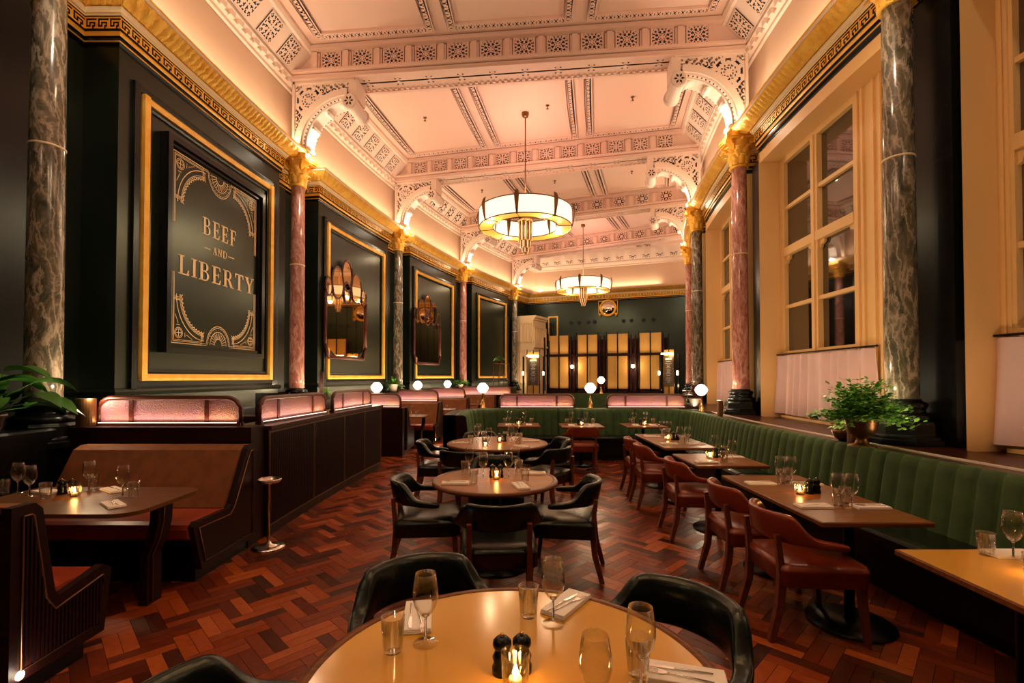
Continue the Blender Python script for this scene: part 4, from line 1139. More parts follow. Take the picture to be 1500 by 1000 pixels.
for z in (.10, 1.07): b.arc([(.0,z),(.008,z),(.008,z+.012),(0,z+.012)], PR_, -1, iA, iB, 24, closed=True)
for k in range(5):
    i = iA+(iB-iA)*(.0,.30,.57,.79,.995)[k]; 
    for e in (0,.006): b.arc([(0,.10),(.008,.10),(.008,1.08),(0,1.08)], PR_, -1, i+e, i+e+.002, 1, closed=True)
b.v = [(x-ox,y-oy,z) for x,y,z in b.v]; b.build('brass_edging', ['bronze'], root)
b = MB(); n = 150
for k in range(n):
    i = iA+(iB-iA)*(k+.3)/n; b.arc([(0,.12),(.006,.12),(.006,1.06),(0,1.06)], PR_, -1, i, i+(iB-iA)/n*.5, 1, closed=True)
b.v = [(x-ox,y-oy,z) for x,y,z in b.v]; b.build('ribbed_facing', ['dark_wood'], root)
screen(-3.49, 4.88, radians(0), 1.48, 1.155, 'widest left glass screen, above the nearest brown booth back', 1.2)
b = MB(); b.box(-4.36,-2.56,4.70,4.95,0,1.155)
o = b.build('booth_divider', ['dark_wood']); tag(o, 'dark wooden divider below the widest glass screen', 'divider')
for px0, px1, lab in ((380,474,'glass screen on the maroon partition, nearer of its two'),(487,545,'glass screen on the maroon partition, farther of its two')):
    def hit(px):
        a = (px-750)/700
        for q in range(4000):
            Y = 4+q*.0015
            if hypot(a*Y-CX, Y-CY) < PR_+.10: return (a*Y, Y)
        return (a*9, 9)
    (x0,y0),(x1,y1) = ((-2.72,5.13),(-2.60,6.66)) if px0 == 380 else ((-2.60,6.90),(-2.50,8.45))
    screen((x0+x1)/2, (y0+y1)/2, atan2(y1-y0, x1-x0), hypot(x1-x0,y1-y0), 1.14, lab, 1.1)
# ------------------------------------------------------------------ booth benches
PA = [(0,1.0),(.12,1.0),(.15,.97),(.40,.52),(.44,.49),(.86,.50),(.91,.47),(.80,.10),(0,.10)]
PN = [(0,1.0),(.12,1.0),(.16,.96),(.235,.50),(.26,.46),(.54,.52),(.60,.48),(.55,.12),(0,.12)]
def bench(x, y, f, length, label, prof=PA, rz=0, back='tan_velvet', seat='booth_red', group='high backed booth benches', rib=False, h=1.0, foot=None):
    """aisle end at x, back plane at y, seat projecting towards f (+1 away from camera)"""
    root = empty('booth_bench', (x,y,0), label, 'bench', group, rz)
    b = MB(); pp = [(f*a,z) for a,z in prof]; b.prism(pp, -.05, 0, 'yz'); ep_ = fixn(b.build('end_panel', ['dark_wood'], root))
    ins = []
    cy_ = .40; cz_ = .45
    def inset(p, d):
        # rough inset of the outline
        n = len(p); out = []
        for k in range(n):
            a, c, e = p[k-1], p[k], p[(k+1)%n]
            def nn(u, v):
                dx, dy = v[0]-u[0], v[1]-u[1]; l = hypot(dx,dy) or 1; return (dy/l,-dx/l)
            n1, n2 = nn(a,c), nn(c,e); mx, my = n1[0]+n2[0], n1[1]+n2[1]; q = mx*n1[0]+my*n1[1] or 1
            if q < .5: q = .5
            out.append((c[0]+mx/q*d, c[1]+my/q*d))
        return out
    ip = inset(prof, .055); 
    b = MB(); b.tube([(.004, f*a, z) for a,z in ip+[ip[0]]], .006, 4, cap=False); b.build('brass_trim', ['bronze'], ep_)
    if rib:
        b = MB()
        def zr(a):
            zs = []
            n = len(ip)
            for k in range(n):
                p, q = ip[k], ip[(k+1)%n]
                if (p[0]-a)*(q[0]-a) < 0: zs.append(p[1]+(q[1]-p[1])*(a-p[0])/(q[0]-p[0]))
            return zs
        a = ip[-1][0]+.015
        while a < .58:
            zs = sorted(zr(a))
            if len(zs) >= 2: b.box(0,.008, min(f*a,f*(a+.011)), max(f*a,f*(a+.011)), zs[0]+.01, zs[-1]-.01)
            a += .022
        b.build('ribbing', ['dark_wood'], ep_)
    back_front = [prof[2], (prof[3][0]+.0, prof[3][1]-.02)]
    b = MB()
    q = [(0.02,h-.0),(.10,h+.0),(prof[2][0]+.03,h-.035),(prof[3][0]+.05,.50),(prof[3][0],.40),(.02,.40)]
    b.prism([(f*a,z) for a,z in q], -length, -.05, 'yz'); fixn(b.build('backrest', [back], root))
    b = MB(); b.box(-length,-.05, min(-f*.0,f*.035), max(0,f*.035), 0, h-.03); b.build('back_panel', ['dark_wood'], root)
    b = MB(); e = prof[6][0]
    q = [(prof[3][0]-.05,.36),(prof[3][0]-.05,.485),(prof[3][0]+.12,.50),(e-.06,.50),(e-.01,.485),(e+.01,.45),(e,.38),(e-.03,.36)]
    b.prism([(f*a,z) for a,z in q], -length, -.045, 'yz'); fixn(b.build('seat', [seat], root))
    b = MB(); b.box(-length,-.06, min(0,f*(e-.12)), max(0,f*(e-.12)), 0, .37); b.build('base', ['black_metal'], root)
    if foot:
        b = MB(); b.lathe([(0,0),(.022,.0),(.022,.006),(0,.008)], 10); b.v = [(c+.002,a,bb) for a,bb,c in b.v]; b.move(0, f*foot[0], foot[1]); b.build('step_light', ['bulb'], ep_)
        light('step_light', 'POINT', (x+.06, y+f*foot[0], foot[1]), 1.2, 'white', .02)
    return root
bench(-2.47, 2.37, 1, 1.74, 'booth bench with ribbed end panel at lower left corner, facing away', PN, rib=True, foot=(.05,.155), back='tan_velvet')
bench(-2.50, 4.68, -1, 1.62, 'brown velvet booth bench with red seat beside the chrome stand')
def curvexy(y): i = i_of(y, PR_); return xy(PR_, i)
# receding booths
for y, f, lab in ((10.16,1,'back of the booth bench just past the end of the maroon partition'),(12.45,-1,'brown booth bench facing us, nearest beyond the partition'),(14.75,-1,'brown booth bench facing us, second beyond the partition'),(17.3,-1,'brown booth bench facing us, farthest and partly hidden by a lamp')):
    x, _ = curvexy(y); rz = 0
    bench(x, y, f, 1.62 if y < 14 else 1.5, lab, rz=rz*.35, foot=(.80,.13) if y == 12.45 else None)
    if f == -1 and y < 17: bench(x-.0, y+.27, 1, 1.62 if y < 14 else 1.5, 'booth bench backing onto the %s screen, facing away' % {12.45:'second pink',14.75:'third pink'}[y], rz=rz*.35)
for (x, y, w, lab) in ((-2.93,9.99,1.25,'pink glass screen past the end of the partition, above a dark bench back'),(-2.48,12.53,1.12,'pink glass screen above the nearest brown bench facing us'),(-2.0,14.83,1.12,'pink glass screen above the second brown bench facing us'),(-.95,17.35,1.85,'pink glass screen above the farthest brown bench, left of a globe lamp')):
    screen(x, y, radians(-2), w, 1.0, lab, 1.6, h=.31, splits=())
screen(.53, 10.21, 0, 1.62, .985, 'left of the two glass screens behind the far green banquette', 1.2)
screen(2.86, 10.21, 0, 1.70, .985, 'right of the two glass screens behind the far green banquette', 1.2)
# second seating bay beyond the far screens
b = MB()
b.prism([(0,0),(0,1.12),(-.12,1.12),(-.16,.46),(-.62,.46),(-.62,0)], 1.3, 4.9, 'yz'); b.move(0,15.2,0)
o = b.build('far_banquette', ['green_velvet']); tag(o, 'far green banquette glimpsed between the two glass screens', 'banquette'); fixn(o)

# ------------------------------------------------------------------ globe lamps
def lamp_proto():
    root = empty('globe_lamp', (0,0,0), '', 'lamp', 'globe table lamps on the dividers')
    b = MB(); b.lathe([(.075,0),(.075,.012),(.045,.03),(.042,.10),(.022,.16),(.018,.30),(.035,.31),(.035,.33)], 16); b.build('stem', ['brass'], root)
    b = MB(); b.lathe([(0,-.115),(.055,-.10),(.10,-.05),(.122,.0),(.10,.05),(.055,.10),(0,.112)], 20, (0,0,.43), smooth=False); b.build('globe_shade', ['globe'], root)
    return root
LP = lamp_proto()
for x, y, z, lab in ((-.62,10.18,.985,'globe lamp at the left end of the far green banquette'),(1.67,10.2,.985,'globe lamp between the two far glass screens'),(3.72,9.40,.965,'globe lamp on the window ledge near the pink column'),
        (2.82,15.13,1.12,'small distant globe lamp just right of the one between the screens'),(-2.86,10.11,1.0,'globe lamp behind the pink screen just past the partition'),(-2.5,12.68,1.0,'globe lamp behind the nearest brown facing bench'),(-2.02,14.98,1.0,'globe lamp behind the second brown facing bench')):
    place(LP, (x,y,z), .3, lab); light('globe_lamp_light', 'POINT', (x,y-.15,z+.43), 7, 'soft', .1)
# shelves carrying the lamps behind the screens
b = MB()
for y, nm in ((9.93,'first'),(12.47,'second'),(14.77,'third'),(17.32,'fourth')):
    x, _ = curvexy(y); o = MB().box(-1.6,-.01,0,.215,0,1.0).build('booth_divider', ['dark_wood'], None, (x,y,0), 0); tag(o, 'dark divider carrying the %s pink booth screen beyond the partition' % nm, 'divider', 'dark dividers under the booth screens')

# ------------------------------------------------------------------ left ledge along the wall, plants, uplights
b = MB(); b.arc([(0,0),(0,1.16),(.32,1.16),(.34,1.14),(.34,0)], 39.07, -1, -.8, 4.95, 50)
b.arc([(-.43,1.16),(.01,1.16)], 39.07, -1, -.8, 4.95, 50)
o = b.build('wall_ledge', ['black_gloss']); tag(o, 'low black ledge along the foot of the left wall behind booths', 'ledge')
def leaf_blade(b, p0, dirv, L, w, droop, mi=0, fold=.25, seg=5):
    dx, dy, dz = dirv; hl = hypot(dx,dy) or 1e-6; px, py = -dy/hl, dx/hl; v = []
    for k in range(seg+1):
        t = k/seg; x = p0[0]+dx*L*t; y = p0[1]+dy*L*t; z = p0[2]+dz*L*t-droop*L*t*t
        ww = w*sin(pi*min(1,(t*.92+.08)))**.8 if k < seg else 0.002
        v += [(x-px*ww,y-py*ww,z+fold*ww),(x,y,z),(x+px*ww,y+py*ww,z+fold*ww)]
    b.add(v, [(3*k+j,3*k+j+1,3*k+j+4,3*k+j+3) for k in range(seg) for j in (0,1)], mi, True)
def plant(loc, kind, scale, label, pot=('terracotta',.09,.13), seed=1, name='potted_plant', rz=0):
    rnd = random.Random(seed); root = empty(name, loc, label, 'plant', rz=rz)
    pm, pr, ph = pot; b = MB()
    if pm == 'urn':
        b.lathe([(.12,0),(.12,.02),(.06,.04),(.045,.08),(.06,.11),(.10,.13),(.13,.20),(.14,.27),(.155,.29),(.145,.29),(.12,.26),(0,.25)], 24); b.build('urn', ['bronze'], root); ph = .27
    elif pm == 'bowl':
        b.lathe([(.07,0),(.11,.03),(.135,.09),(.14,.12),(.13,.12),(.12,.09),(0,.08)], 20); b.build('bowl', ['bronze'], root); ph = .10
    else:
        b.lathe([(pr*.7,0),(pr,ph),(pr*1.08,ph),(pr*1.08,ph-.02),(pr*.9,ph-.02),(0,ph-.03)], 18); b.build('pot', [pm], root)
    b = MB(); lm = 'leaf'
    if kind == 'fern':
        for _ in range(120):
            a = rnd.uniform(0,2*pi); e = rnd.uniform(.25,1.45); L = scale*rnd.uniform(.55,1)
            pts = []
            for k in range(9):
                t = k/8; pts.append((L*t*cos(a)*cos(e)*1.0, L*t*sin(a)*cos(e), ph+L*t*sin(e)-.45*L*t*t*(1.1-e*.6)))
            b.tube(pts, .0015, 3, smooth=False)
            for k in range(2, 9):
                for s_ in (-1,1):
                    for q in range(3):
                        c = pts[k]; aa = a+s_*rnd.uniform(.5,1.5); l = .06*scale/.35*rnd.uniform(.4,1)
                        o_ = (c[0]+cos(aa)*l*q*.9, c[1]+sin(aa)*l*q*.9, c[2]+rnd.uniform(-.01,.015)); w_ = .015*scale/.35*rnd.uniform(.6,1.1); tz = rnd.uniform(-.5,.9)
                        b.add([(o_[0]+w_*cos(aa+g)*(1 if g else 1.2), o_[1]+w_*sin(aa+g), o_[2]+w_*tz*cos(g)) for g in (0,1.3,2.6,3.9,5.1)], [(0,1,2,3,4)], rnd.choice((0,0,1)))
        lm = ['leaf_light','leaf']
    elif kind == 'spider':
        for _ in range(46):
            a = rnd.uniform(0,2*pi); e = rnd.uniform(.2,1.35)
            leaf_blade(b, (0,0,ph), (cos(a)*cos(e), sin(a)*cos(e), sin(e)), scale*rnd.uniform(.6,1), .018*scale/.3, .35+.4*cos(e))
        lm = ['leaf_light' if seed % 2 else 'leaf']
    elif kind == 'broad':
        for _ in range(26):
            a = rnd.uniform(0,2*pi); e = rnd.uniform(.1,1.3); L = scale*rnd.uniform(.35,.75)
            p1 = (L*cos(a)*cos(e), L*sin(a)*cos(e), ph+L*sin(e)); b.tube([(0,0,ph-.02),(p1[0]*.5,p1[1]*.5,ph+(p1[2]-ph)*.65),p1], .004, 4)
            leaf_blade(b, p1, (cos(a)*.9, sin(a)*.9, .25), scale*rnd.uniform(.45,.7), scale*.15*rnd.uniform(.8,1.2), .5, fold=.35, seg=6)
        lm = ['leaf']
    elif kind == 'pale':
        for _ in range(90):
            a = rnd.uniform(0,2*pi); e = rnd.uniform(.1,1.4); L = scale*rnd.uniform(.5,1)
            leaf_blade(b, (L*.6*cos(a)*cos(e), L*.6*sin(a)*cos(e), ph+L*.6*sin(e)), (cos(a), sin(a), .3), L*.4, .022, .5, mi=rnd.choice((0,1)))
        lm = ['leaf_pale','leaf_light']
    elif kind == 'red':
        for _ in range(40):
            a = rnd.uniform(0,2*pi); e = rnd.uniform(.3,1.4)
            leaf_blade(b, (0,0,ph+rnd.uniform(0,.25)), (cos(a)*cos(e), sin(a)*cos(e), sin(e)), scale*rnd.uniform(.5,.9), .035, .4)
        lm = ['leaf_red']
    b.build('foliage', lm, root)
    return root
plant((*xy(30.93,.945),.965), 'fern', .47, 'large bright maidenhair fern in a bronze urn on the window ledge', ('urn',0,0), 4, 'potted_fern')
plant((3.60,5.15,.965), 'pale', .20, 'small pale variegated plant in a dark bowl beside the big fern', ('bowl',0,0), 5)
plant((-4.50,4.08,1.16), 'broad', .72, 'broad leafed dark green plant cut by the left edge of picture', ('terracotta',.13,.17), 8)
plant((*xy(38.85,2.185),1.16), 'spider', .27, 'small green plant left of the nearest tall mirror end', ('grey_pot',.08,.14), 3)
plant((*xy(38.88,2.90),1.16), 'spider', .46, 'spiky green plant in a pale pot below the dark marble column', ('grey_pot',.14,.28), 2)
plant((*xy(38.85,3.90),1.16), 'broad', .34, 'trailing green plant on the left ledge by the far pink column', ('grey_pot',.12,.2), 9)
plant((3.97,11.35,.965), 'spider', .30, 'light green plant on the window ledge beside a dark red plant', ('grey_pot',.1,.15), 7)
plant((4.2,11.0,.965), 'red', .45, 'dark red leafed plant at the far end of the window ledge', ('grey_pot',.13,.2), 11)
def uplight(x, y, z, rz, label, h=.30, power=6, tx=None, slim=False):
    root = empty('uplighter', (x,y,z), label, 'lamp', None, rz)
    b = MB()
    if slim: b.rbox(-.035,.035,-.03,.03,0,h,.006); b.build('body', ['copper' if x > 0 else 'dark_wood'], root)
    else:
        n = 12; v = []
        for zz in (0,h):
            for k in range(n+1): v.append((.085*cos(pi*k/n), -.085*sin(pi*k/n), zz))
        b.add(v, [(k,k+1,n+2+k,n+1+k) for k in range(n)]+[tuple(range(n+1)), tuple(range(n+1,2*n+2))]+[(0,n+1,2*n+1,n)], 0, False); b.build('body', ['bronze'], root)
        b = MB(); b.box(-.06,.06,0,.006,.02,h-.02); b.build('lamp_face', ['dark_wood'], root)
    if power: light('uplight', 'SPOT', (x+.0,y+.0,z+h+.03), power, 'soft', .04, None, tx or (radians(180),0,0), radians(120), 1.0)
    return root
def col_light(k, side, power):
    rho = 38.52 if side == 'L' else 30.72
    x, y = xy(rho, k+(.0 if side == 'L' else .0)); light('column_uplight', 'POINT', (x,y,1.35 if side == 'R' else 1.45), power, 'soft', .05)
uplight(-4.265, 4.80, 1.155, .2, 'bronze half round uplighter left of the widest glass screen', .28, 20)
uplight(3.55, 4.93, .965, rzR(1)-.3, 'bronze half round uplighter in front of the fern urn', .28, 16)
uplight(3.63, 8.25, .965, rzR(1.8)-.4, 'bronze half round uplighter at the foot of the pink column', .28, 16)
uplight(4.42, 4.95, 1.05, 0, 'tall slim copper light bar in the black recess near the fern', .62, 0, slim=True)
uplight(-3.98, 10.0, 1.16, 0, 'slim dark wooden light bar by the small plant on left ledge', .60, 0, slim=True)
for k, pw in ((1,22),(2,26),(3,20),(4,20),(5,12)): col_light(k, 'L', pw*.6)
for k, pw in ((1,20),(2,20),(3,14),(4,12)): col_light(k, 'R', pw*.55)
for k in (0,1,2,3):
    x, y = xy(30.66, k+.5); light('ledge_strip', 'AREA', (x,y,.985), 14, 'soft', 3.0, .03, (radians(180),0,rzL(k+.5)))
light('fern_fill', 'POINT', (*xy(31.0,1.08),1.78), 9, 'soft', .04)  # added fill in mid-air to brighten the fern, no fixture
# washers along the left wall from the ledge
for k in (1,2,3,4):
    x, y = xy(38.55, k+.55); light('wall_washer', 'AREA', (x,y,1.22), 30 if k in (1,4) else 60, 'soft', 3.4, .05, (radians(180),0,rzL(k+.55)))
# slim brass étagère
root = empty('plant_stand', (*xy(38.2,4.42),0), 'slim brass rack with a small plant against the far panel', 'rack', rz=rzL(4.42))
b = MB()
for sx in (-.5,.0,.5):
    for sy in (-.15,.15): b.tube([(sx,sy,0),(sx,sy,2.25)], .015, 5)
for z in (1.1,1.6,2.25): b.box(-.52,.52,-.17,.17,z-.015,z)
b.build('rack_frame', ['bronze'], root)
plant((xy(38.2,4.42)[0]-.1, xy(38.2,4.42)[1], 2.25), 'broad', .28, 'small plant on top of the slim brass rack', ('brass',.08,.12), 12)
# chrome stand beside the brown bench
root = empty('bucket_stand', (-2.36,4.66,0), 'polished chrome pedestal stand on the floor beside the maroon partition', 'stand')
b = MB(); b.lathe([(.15,0),(.15,.01),(.11,.02),(.03,.035),(.02,.06)], 24); b.build('foot', ['steel'], root)
b = MB(); b.lathe([(.016,.05),(.014,.60),(.03,.62)], 12); b.build('pole', ['brass'], root)
b = MB(); b.lathe([(.03,.61),(.10,.63),(.115,.66),(.10,.665),(.09,.64),(0,.635)], 24); b.build('ring_top', ['steel'], root)
# black ledge sign behind the screens
root = empty('dark_notice', (-3.15,6.3,1.14), 'small black notice with gold strokes behind the nearer partition screen', 'notice')
b = MB(); b.box(-.22,.22,-.02,.02,-.0,.30); b.build('board', ['black_gloss'], root)
b = MB()
for q in range(5): ribbon(b, [(-.08+q*.05,.06+q*.04),(-.05+q*.05,.06+q*.04),(-.05+q*.05,.09+q*.04)], .008, -.022)
b.build('gold_marks', ['sign_gold'], root)
o = MB().box(-.6,.3,-.2,.2,0,1.14).build('service_shelf', ['dark_wood'], None, (-3.15,6.4,0)); tag(o, 'dark shelf unit behind the maroon partition', 'shelf')
# ------------------------------------------------------------------ chairs
def chair_proto(leather, label, group):
    root = empty('armchair', (0,0,0), label, 'chair', group)
    # local: sitter faces +y
    b = MB()
    def sx_(t): return t
    n = 26; path = []
    for k in range(n+1):
        t = -1+2*k/n; a = t*1.86            # angle from the back centre
        s_ = abs(t)
        x = .285*sin(min(pi/2, abs(a)))*(1 if t >= 0 else -1) if abs(a) < pi/2 else .285*(1 if t >= 0 else -1)*(1+.03*(abs(a)-pi/2))
        y = -.27*cos(a)*(.98) if abs(a) < pi/2 else (abs(a)-pi/2)*.42
        q_ = min(1, max(0, (s_-.46)/.24)); q_ = q_*q_*(3-2*q_)
        top_ = .79-.125*q_-.012*max(0,s_-.7)/.3; bot_ = .595+.012*q_
        hgt = (top_-bot_)/2; zc = (top_+bot_)/2
        if s_ < .5: pass
        th = .030+.008*sin(pi*s_)
        if s_ > .62: zc -= .018*(s_-.62)/.38; x *= 1+.10*(s_-.62)/.38
        if s_ > .94: hgt *= .8; th *= .8
        path.append((x, y-.0, zc, hgt, th, a))
    m = 12; v = []
    for k, (x,y,z,hg,th,a) in enumerate(path):
        p = path[max(0,k-1)]; q = path[min(n,k+1)]; dx, dy = q[0]-p[0], q[1]-p[1]; l = hypot(dx,dy); nx, ny = -dy/l, dx/l
        for j in range(m):
            c = 2*pi*j/m; cc = cos(c); ss = sin(c)
            e = lambda w: (abs(w)**.6)*(1 if w >= 0 else -1)
            lean = -.18*(e(ss)*hg)*(1-min(1,abs(a)/1.9))
            roll = .018*max(0, ss)**3*(1-min(1,abs(a)/2))
            v.append((x+nx*e(cc)*th+ (nx*lean), y+ny*e(cc)*th+ny*lean-roll, z+e(ss)*hg))
    f = [(k*m+j, k*m+(j+1)%m, (k+1)*m+(j+1)%m, (k+1)*m+j) for k in range(n) for j in range(m)] + [tuple(range(m)), tuple(n*m+j for j in reversed(range(m)))]
    b.add(v, f, 0, True); br_ = fixn(b.build('backrest', [leather], root, subd=1))
    b = MB(); b.tube([(x+(y*.0), y-.030*cos(min(pi/2,abs(a))), z+hg-.022) for x,y,z,hg,th,a in path if abs(a) < 1.25], .007, 5); b.build('piping', [leather], br_)
    b = MB()
    def outl(s_=1.0): return [(-.235*s_,-.25*s_),(.235*s_,-.25*s_),(.262*s_,-.22*s_),(.282*s_,.20*s_),(.275*s_,.255*s_),(.235*s_,.285*s_),(0,.30*s_),(-.235*s_,.285*s_),(-.275*s_,.255*s_),(-.282*s_,.20*s_),(-.262*s_,-.22*s_)]
    rings = [(.95,.345),(1.0,.355),(1.0,.44),(1.015,.448),(1.0,.456),(.97,.475),(.85,.490),(.55,.498),(.0,.500)]
    v = []; n_ = 11
    for s_, z in rings: v += [(x*s_, y*s_, z) for x, y in outl()]
    b.add(v, [(j*n_+k, j*n_+(k+1)%n_, (j+1)*n_+(k+1)%n_, (j+1)*n_+k) for j in range(len(rings)-1) for k in range(n_)], 0, True)
    fixn(b.build('seat', [leather], root))
    for s_ in (-1,1):
        b = MB(); b.tube([(s_*.205,-.262,.66),(s_*.205,-.245,.50),(s_*.205,-.235,.40),(s_*.205,-.25,.22),(s_*.215,-.31,.0)], [.022,.024,.030,.030,.024], 4, ry=[.022,.026,.034,.032,.026], smooth=False); fixn(b.build('rear_leg', ['chair_wood'], root))
    for s_ in (-1,1):
        b = MB(); b.tube([(s_*.235,.235,.38),(s_*.24,.245,.20),(s_*.245,.265,.0)], [.031,.028,.022], 4, smooth=False); fixn(b.build('front_leg', ['chair_wood'], root))
    return root
CB = chair_proto('black_leather', '', 'black leather armchairs'); CR = chair_proto('red_leather', '', 'red leather armchairs')
def face(x, y, tx, ty): return atan2(ty-y, tx-x)-pi/2
def chair(p, x, y, tx, ty, label): return place(p, (x,y,0), face(x,y,tx,ty), label)
F0 = (0.0, 1.43)
chair(CB, -.36, 2.08, 0, 1.35, 'black leather armchair tucked in at far left of the front round table')
chair(CB, .56, 1.83, 0, 1.35, 'black leather armchair tucked in at far right of the front round table')
chair(CB, -.76, 1.28, 0, 1.25, 'black leather armchair at the lower left of the front round table')
M0 = (-.148, 4.24)
for x, y, lab in ((-.74,4.16,'left of'),(.46,4.12,'right of'),(-.10,3.50,'in front of'),(-.16,5.02,'behind')): chair(CB, x, y, *M0, 'black leather armchair %s the middle round table' % lab)
R0_ = (-.20, 6.59)
for x, y, lab in ((-1.0,6.54,'left of the rear round table'),(-.56,5.80,'at the near left of the rear round table'),(.43,6.02,'at the near right of the rear round table'),(.52,6.75,'at the right of the rear round table'),(-.45,7.35,'behind the rear round table')):
    chair(CB, x, y, *R0_, 'black leather armchair '+lab)
for x, y, lab in ((1.93,3.22,'red leather armchair nearest the camera, at the near long table'),(1.93,3.93,'red leather armchair second from the camera, at the near long table'),(1.92,5.05,'red leather armchair third from the camera, at the square table'),(1.88,6.19,'red leather armchair fourth from the camera, at the farther long table'),(1.90,6.82,'red leather armchair fifth from the camera, half hidden by the fourth')):
    place(CR, (x,y,0), -pi/2-.02, lab)
place(CR, (1.25,8.55,0), 0, 'red leather armchair seen from behind at the centre far table')

# ------------------------------------------------------------------ tables
def round_table(x, y, R, label, top='table_wood'):
    root = empty('round_table', (x,y,0), label, 'table', rz=0)
    b = MB(); b.lathe([(0,.745),(R-.030,.745),(R-.030,.75),(0,.75)], 72, smooth=False); b.build('tabletop', [top], root)
    b = MB(); b.lathe([(R-.10,.712),(R-.02,.712),(R,.722),(R+.002,.735),(R-.006,.748),(R-.042,.7515),(R-.043,.744)], 72); b.lathe([(0,.70),(R-.12,.70),(R-.12,.744),(0,.744)], 40, smooth=False); b.build('edge_band', ['table_edge'], root)
    b = MB(); b.lathe([(.055,.02),(.05,.66),(.14,.70)], 16); b.build('pedestal', ['black_metal'], root)
    b = MB(); b.lathe([(.30,0),(.30,.012),(.06,.03),(.05,.04)], 40); b.build('base', ['black_metal'], root)
round_table(*F0, .643, 'large front round table with glossy golden top and wooden rim', 'table_gold')
round_table(*M0, .55, 'middle round wooden table ringed by black armchairs')
round_table(*R0_, .69, 'rear round wooden table ringed by black armchairs')
def rect_table(x0, x1, y0, y1, label, top='rect_table_wood', bases=1, rz=0):
    cx, cy = (x0+x1)/2, (y0+y1)/2; hx, hy = (x1-x0)/2, (y1-y0)/2
    root = empty('dining_table', (cx,cy,0), label, 'table', 'rectangular tables along the green banquette', rz)
    b = MB(); b.rbox(-hx,hx,-hy,hy,.718,.75,.006); tt_ = b.build('tabletop', ['table_edge'], root)
    b = MB(); b.box(-hx+.012,hx-.012,-hy+.012,hy-.012,.749,.7505); b.build('top_veneer', [top], tt_)
    ys = [0] if bases == 1 else [-hy*.62, hy*.62]
    for yy in ys:
        b = MB(); b.lathe([(.032,.02),(.03,.70),(.12,.718)], 12, (0,yy,0)); pd_ = b.build('pedestal', ['black_metal'], root)
        b = MB(); b.lathe([(.26,0),(.26,.012),(.05,.03),(0,.03)], 32, (0,yy,0)); b.build('base', ['black_metal'], pd_)
rect_table(2.0,2.72,.95,2.52,'golden topped table cut by the right edge of the picture','table_gold',2)
rect_table(1.92,2.62,2.97,4.40,'near long wooden table with two red armchairs','rect_table_wood',2)
rect_table(1.88,2.62,4.86,5.62,'square wooden table between the two long tables')
rect_table(1.94,2.62,6.08,7.58,'farther long wooden table on the green banquette','rect_table_wood',2)
rect_table(2.10,2.82,8.62,9.36,'small corner table at the bend of the green banquette')
rect_table(.90,1.68,8.60,9.34,'centre far table with a single red armchair')
rect_table(-.27,.52,8.72,9.40,'far left small table on the green banquette')
def booth_table(x, y, sc, label, L=1.35):
    root = empty('booth_table', (x,y,0), label, 'table', 'booth tables with bent legs')
    hw = .39*sc; R = .16
    pts = [(-L,-hw)] + [(-R+R*sin(t), -hw+R-R*cos(t)) for t in [pi/2*k/6 for k in range(7)]] + [(-R+R*cos(t), hw-R+R*sin(t)) for t in [pi/2*k/6 for k in range(7)]] + [(-L,hw)]
    b = MB(); b.prism(pts, .722, .75, 'xy'); fixn(b.build('tabletop', ['booth_table_wood'], root))
    b = MB(); b.tube([(-.08,-.0,.72),(-.085,0,.60),(-.11,0,.48),(-.16,0,.36),(-.16,0,.0)], .045, 4, ry=.10, smooth=False); b.build('leg', ['dark_wood'], root)
    b = MB(); b.tube([(-.04,-.03,.72),(-.045,-.03,.60),(-.07,-.03,.48),(-.12,-.03,.36),(-.12,-.03,.02)], .006, 4); b.build('brass_line', ['bronze'], root)
    return root
booth_table(-2.50, 3.54, 1, 'wooden booth table with rounded corners at left, set for four')
booth_table(-1.98, 11.2, 1, 'small booth table before the nearest brown facing bench', 1.2)
booth_table(-1.58, 13.5, 1, 'small booth table before the second brown facing bench', 1.2)
booth_table(-1.0, 15.9, 1, 'small booth table before the farthest brown facing bench', 1.2)

# ------------------------------------------------------------------ tableware prototypes
def one(b, name, mats, cat, group, subd=0):
    o = b.build(name, mats); tag(o, '', cat, group); return o
b = MB(); b.lathe([(.042,0),(.041,.002),(.012,.006),(.0055,.012)], 20, mi=0, cap=False); b.lathe([(0,.008),(.0055,.012),(.0042,.080),(.0065,.088),(.014,.094),(0,.096)], 20, mi=1, cap=False)
b.lathe([(.012,.093),(.024,.104),(.038,.128),(.0435,.155),(.0425,.182),(.0345,.235),(.0335,.235),(.0415,.182),(.0425,.155),(.036,.129),(.022,.106),(.0,.098)], 24, cap=False)
WG = one(b, 'wine_glass', ['glass','solid_glass'], 'wine glass', 'stemmed wine glasses')
b = MB(); n = 20
def tum():
    b = MB(); n = 24
    prof = [(0,.0),(.029,.0),(.031,.004),(.039,.114),(.0372,.115),(.030,.014),(0,.012)]
    b.lathe(prof, n, cap=False)
    for k in range(10):
        a = 2*pi*k/10; b.tube([(.0305*cos(a),.0305*sin(a),.008),(.0365*cos(a),.0365*sin(a),.085)], .0018, 4)
    return b
TG = one(tum(), 'water_tumbler', ['glass'], 'tumbler', 'water tumblers')
def napkin():
    root = empty('napkin', (0,0,0), '', 'napkin', 'folded white napkins')
    b = MB()
    for k, (s_, z) in enumerate(((1,0),(.985,.005),(.97,.010))): b.rbox(-.052*s_,.052*s_,-.115*s_,.115*s_,z,z+.006,.002)
    b.build('folded_cloth', ['napkin'], root)
    return root
NP = napkin()
b = MB(); b.tube([(0,-.09,.002),(0,0,.003),(0,.02,.003)], [.003,.0045,.003], 5, ry=.0018); b.prism([(-.004,.02),(.005,.02),(.009,.06),(.007,.095),(.0,.105),(-.003,.10)], .002, .0036, 'xy')
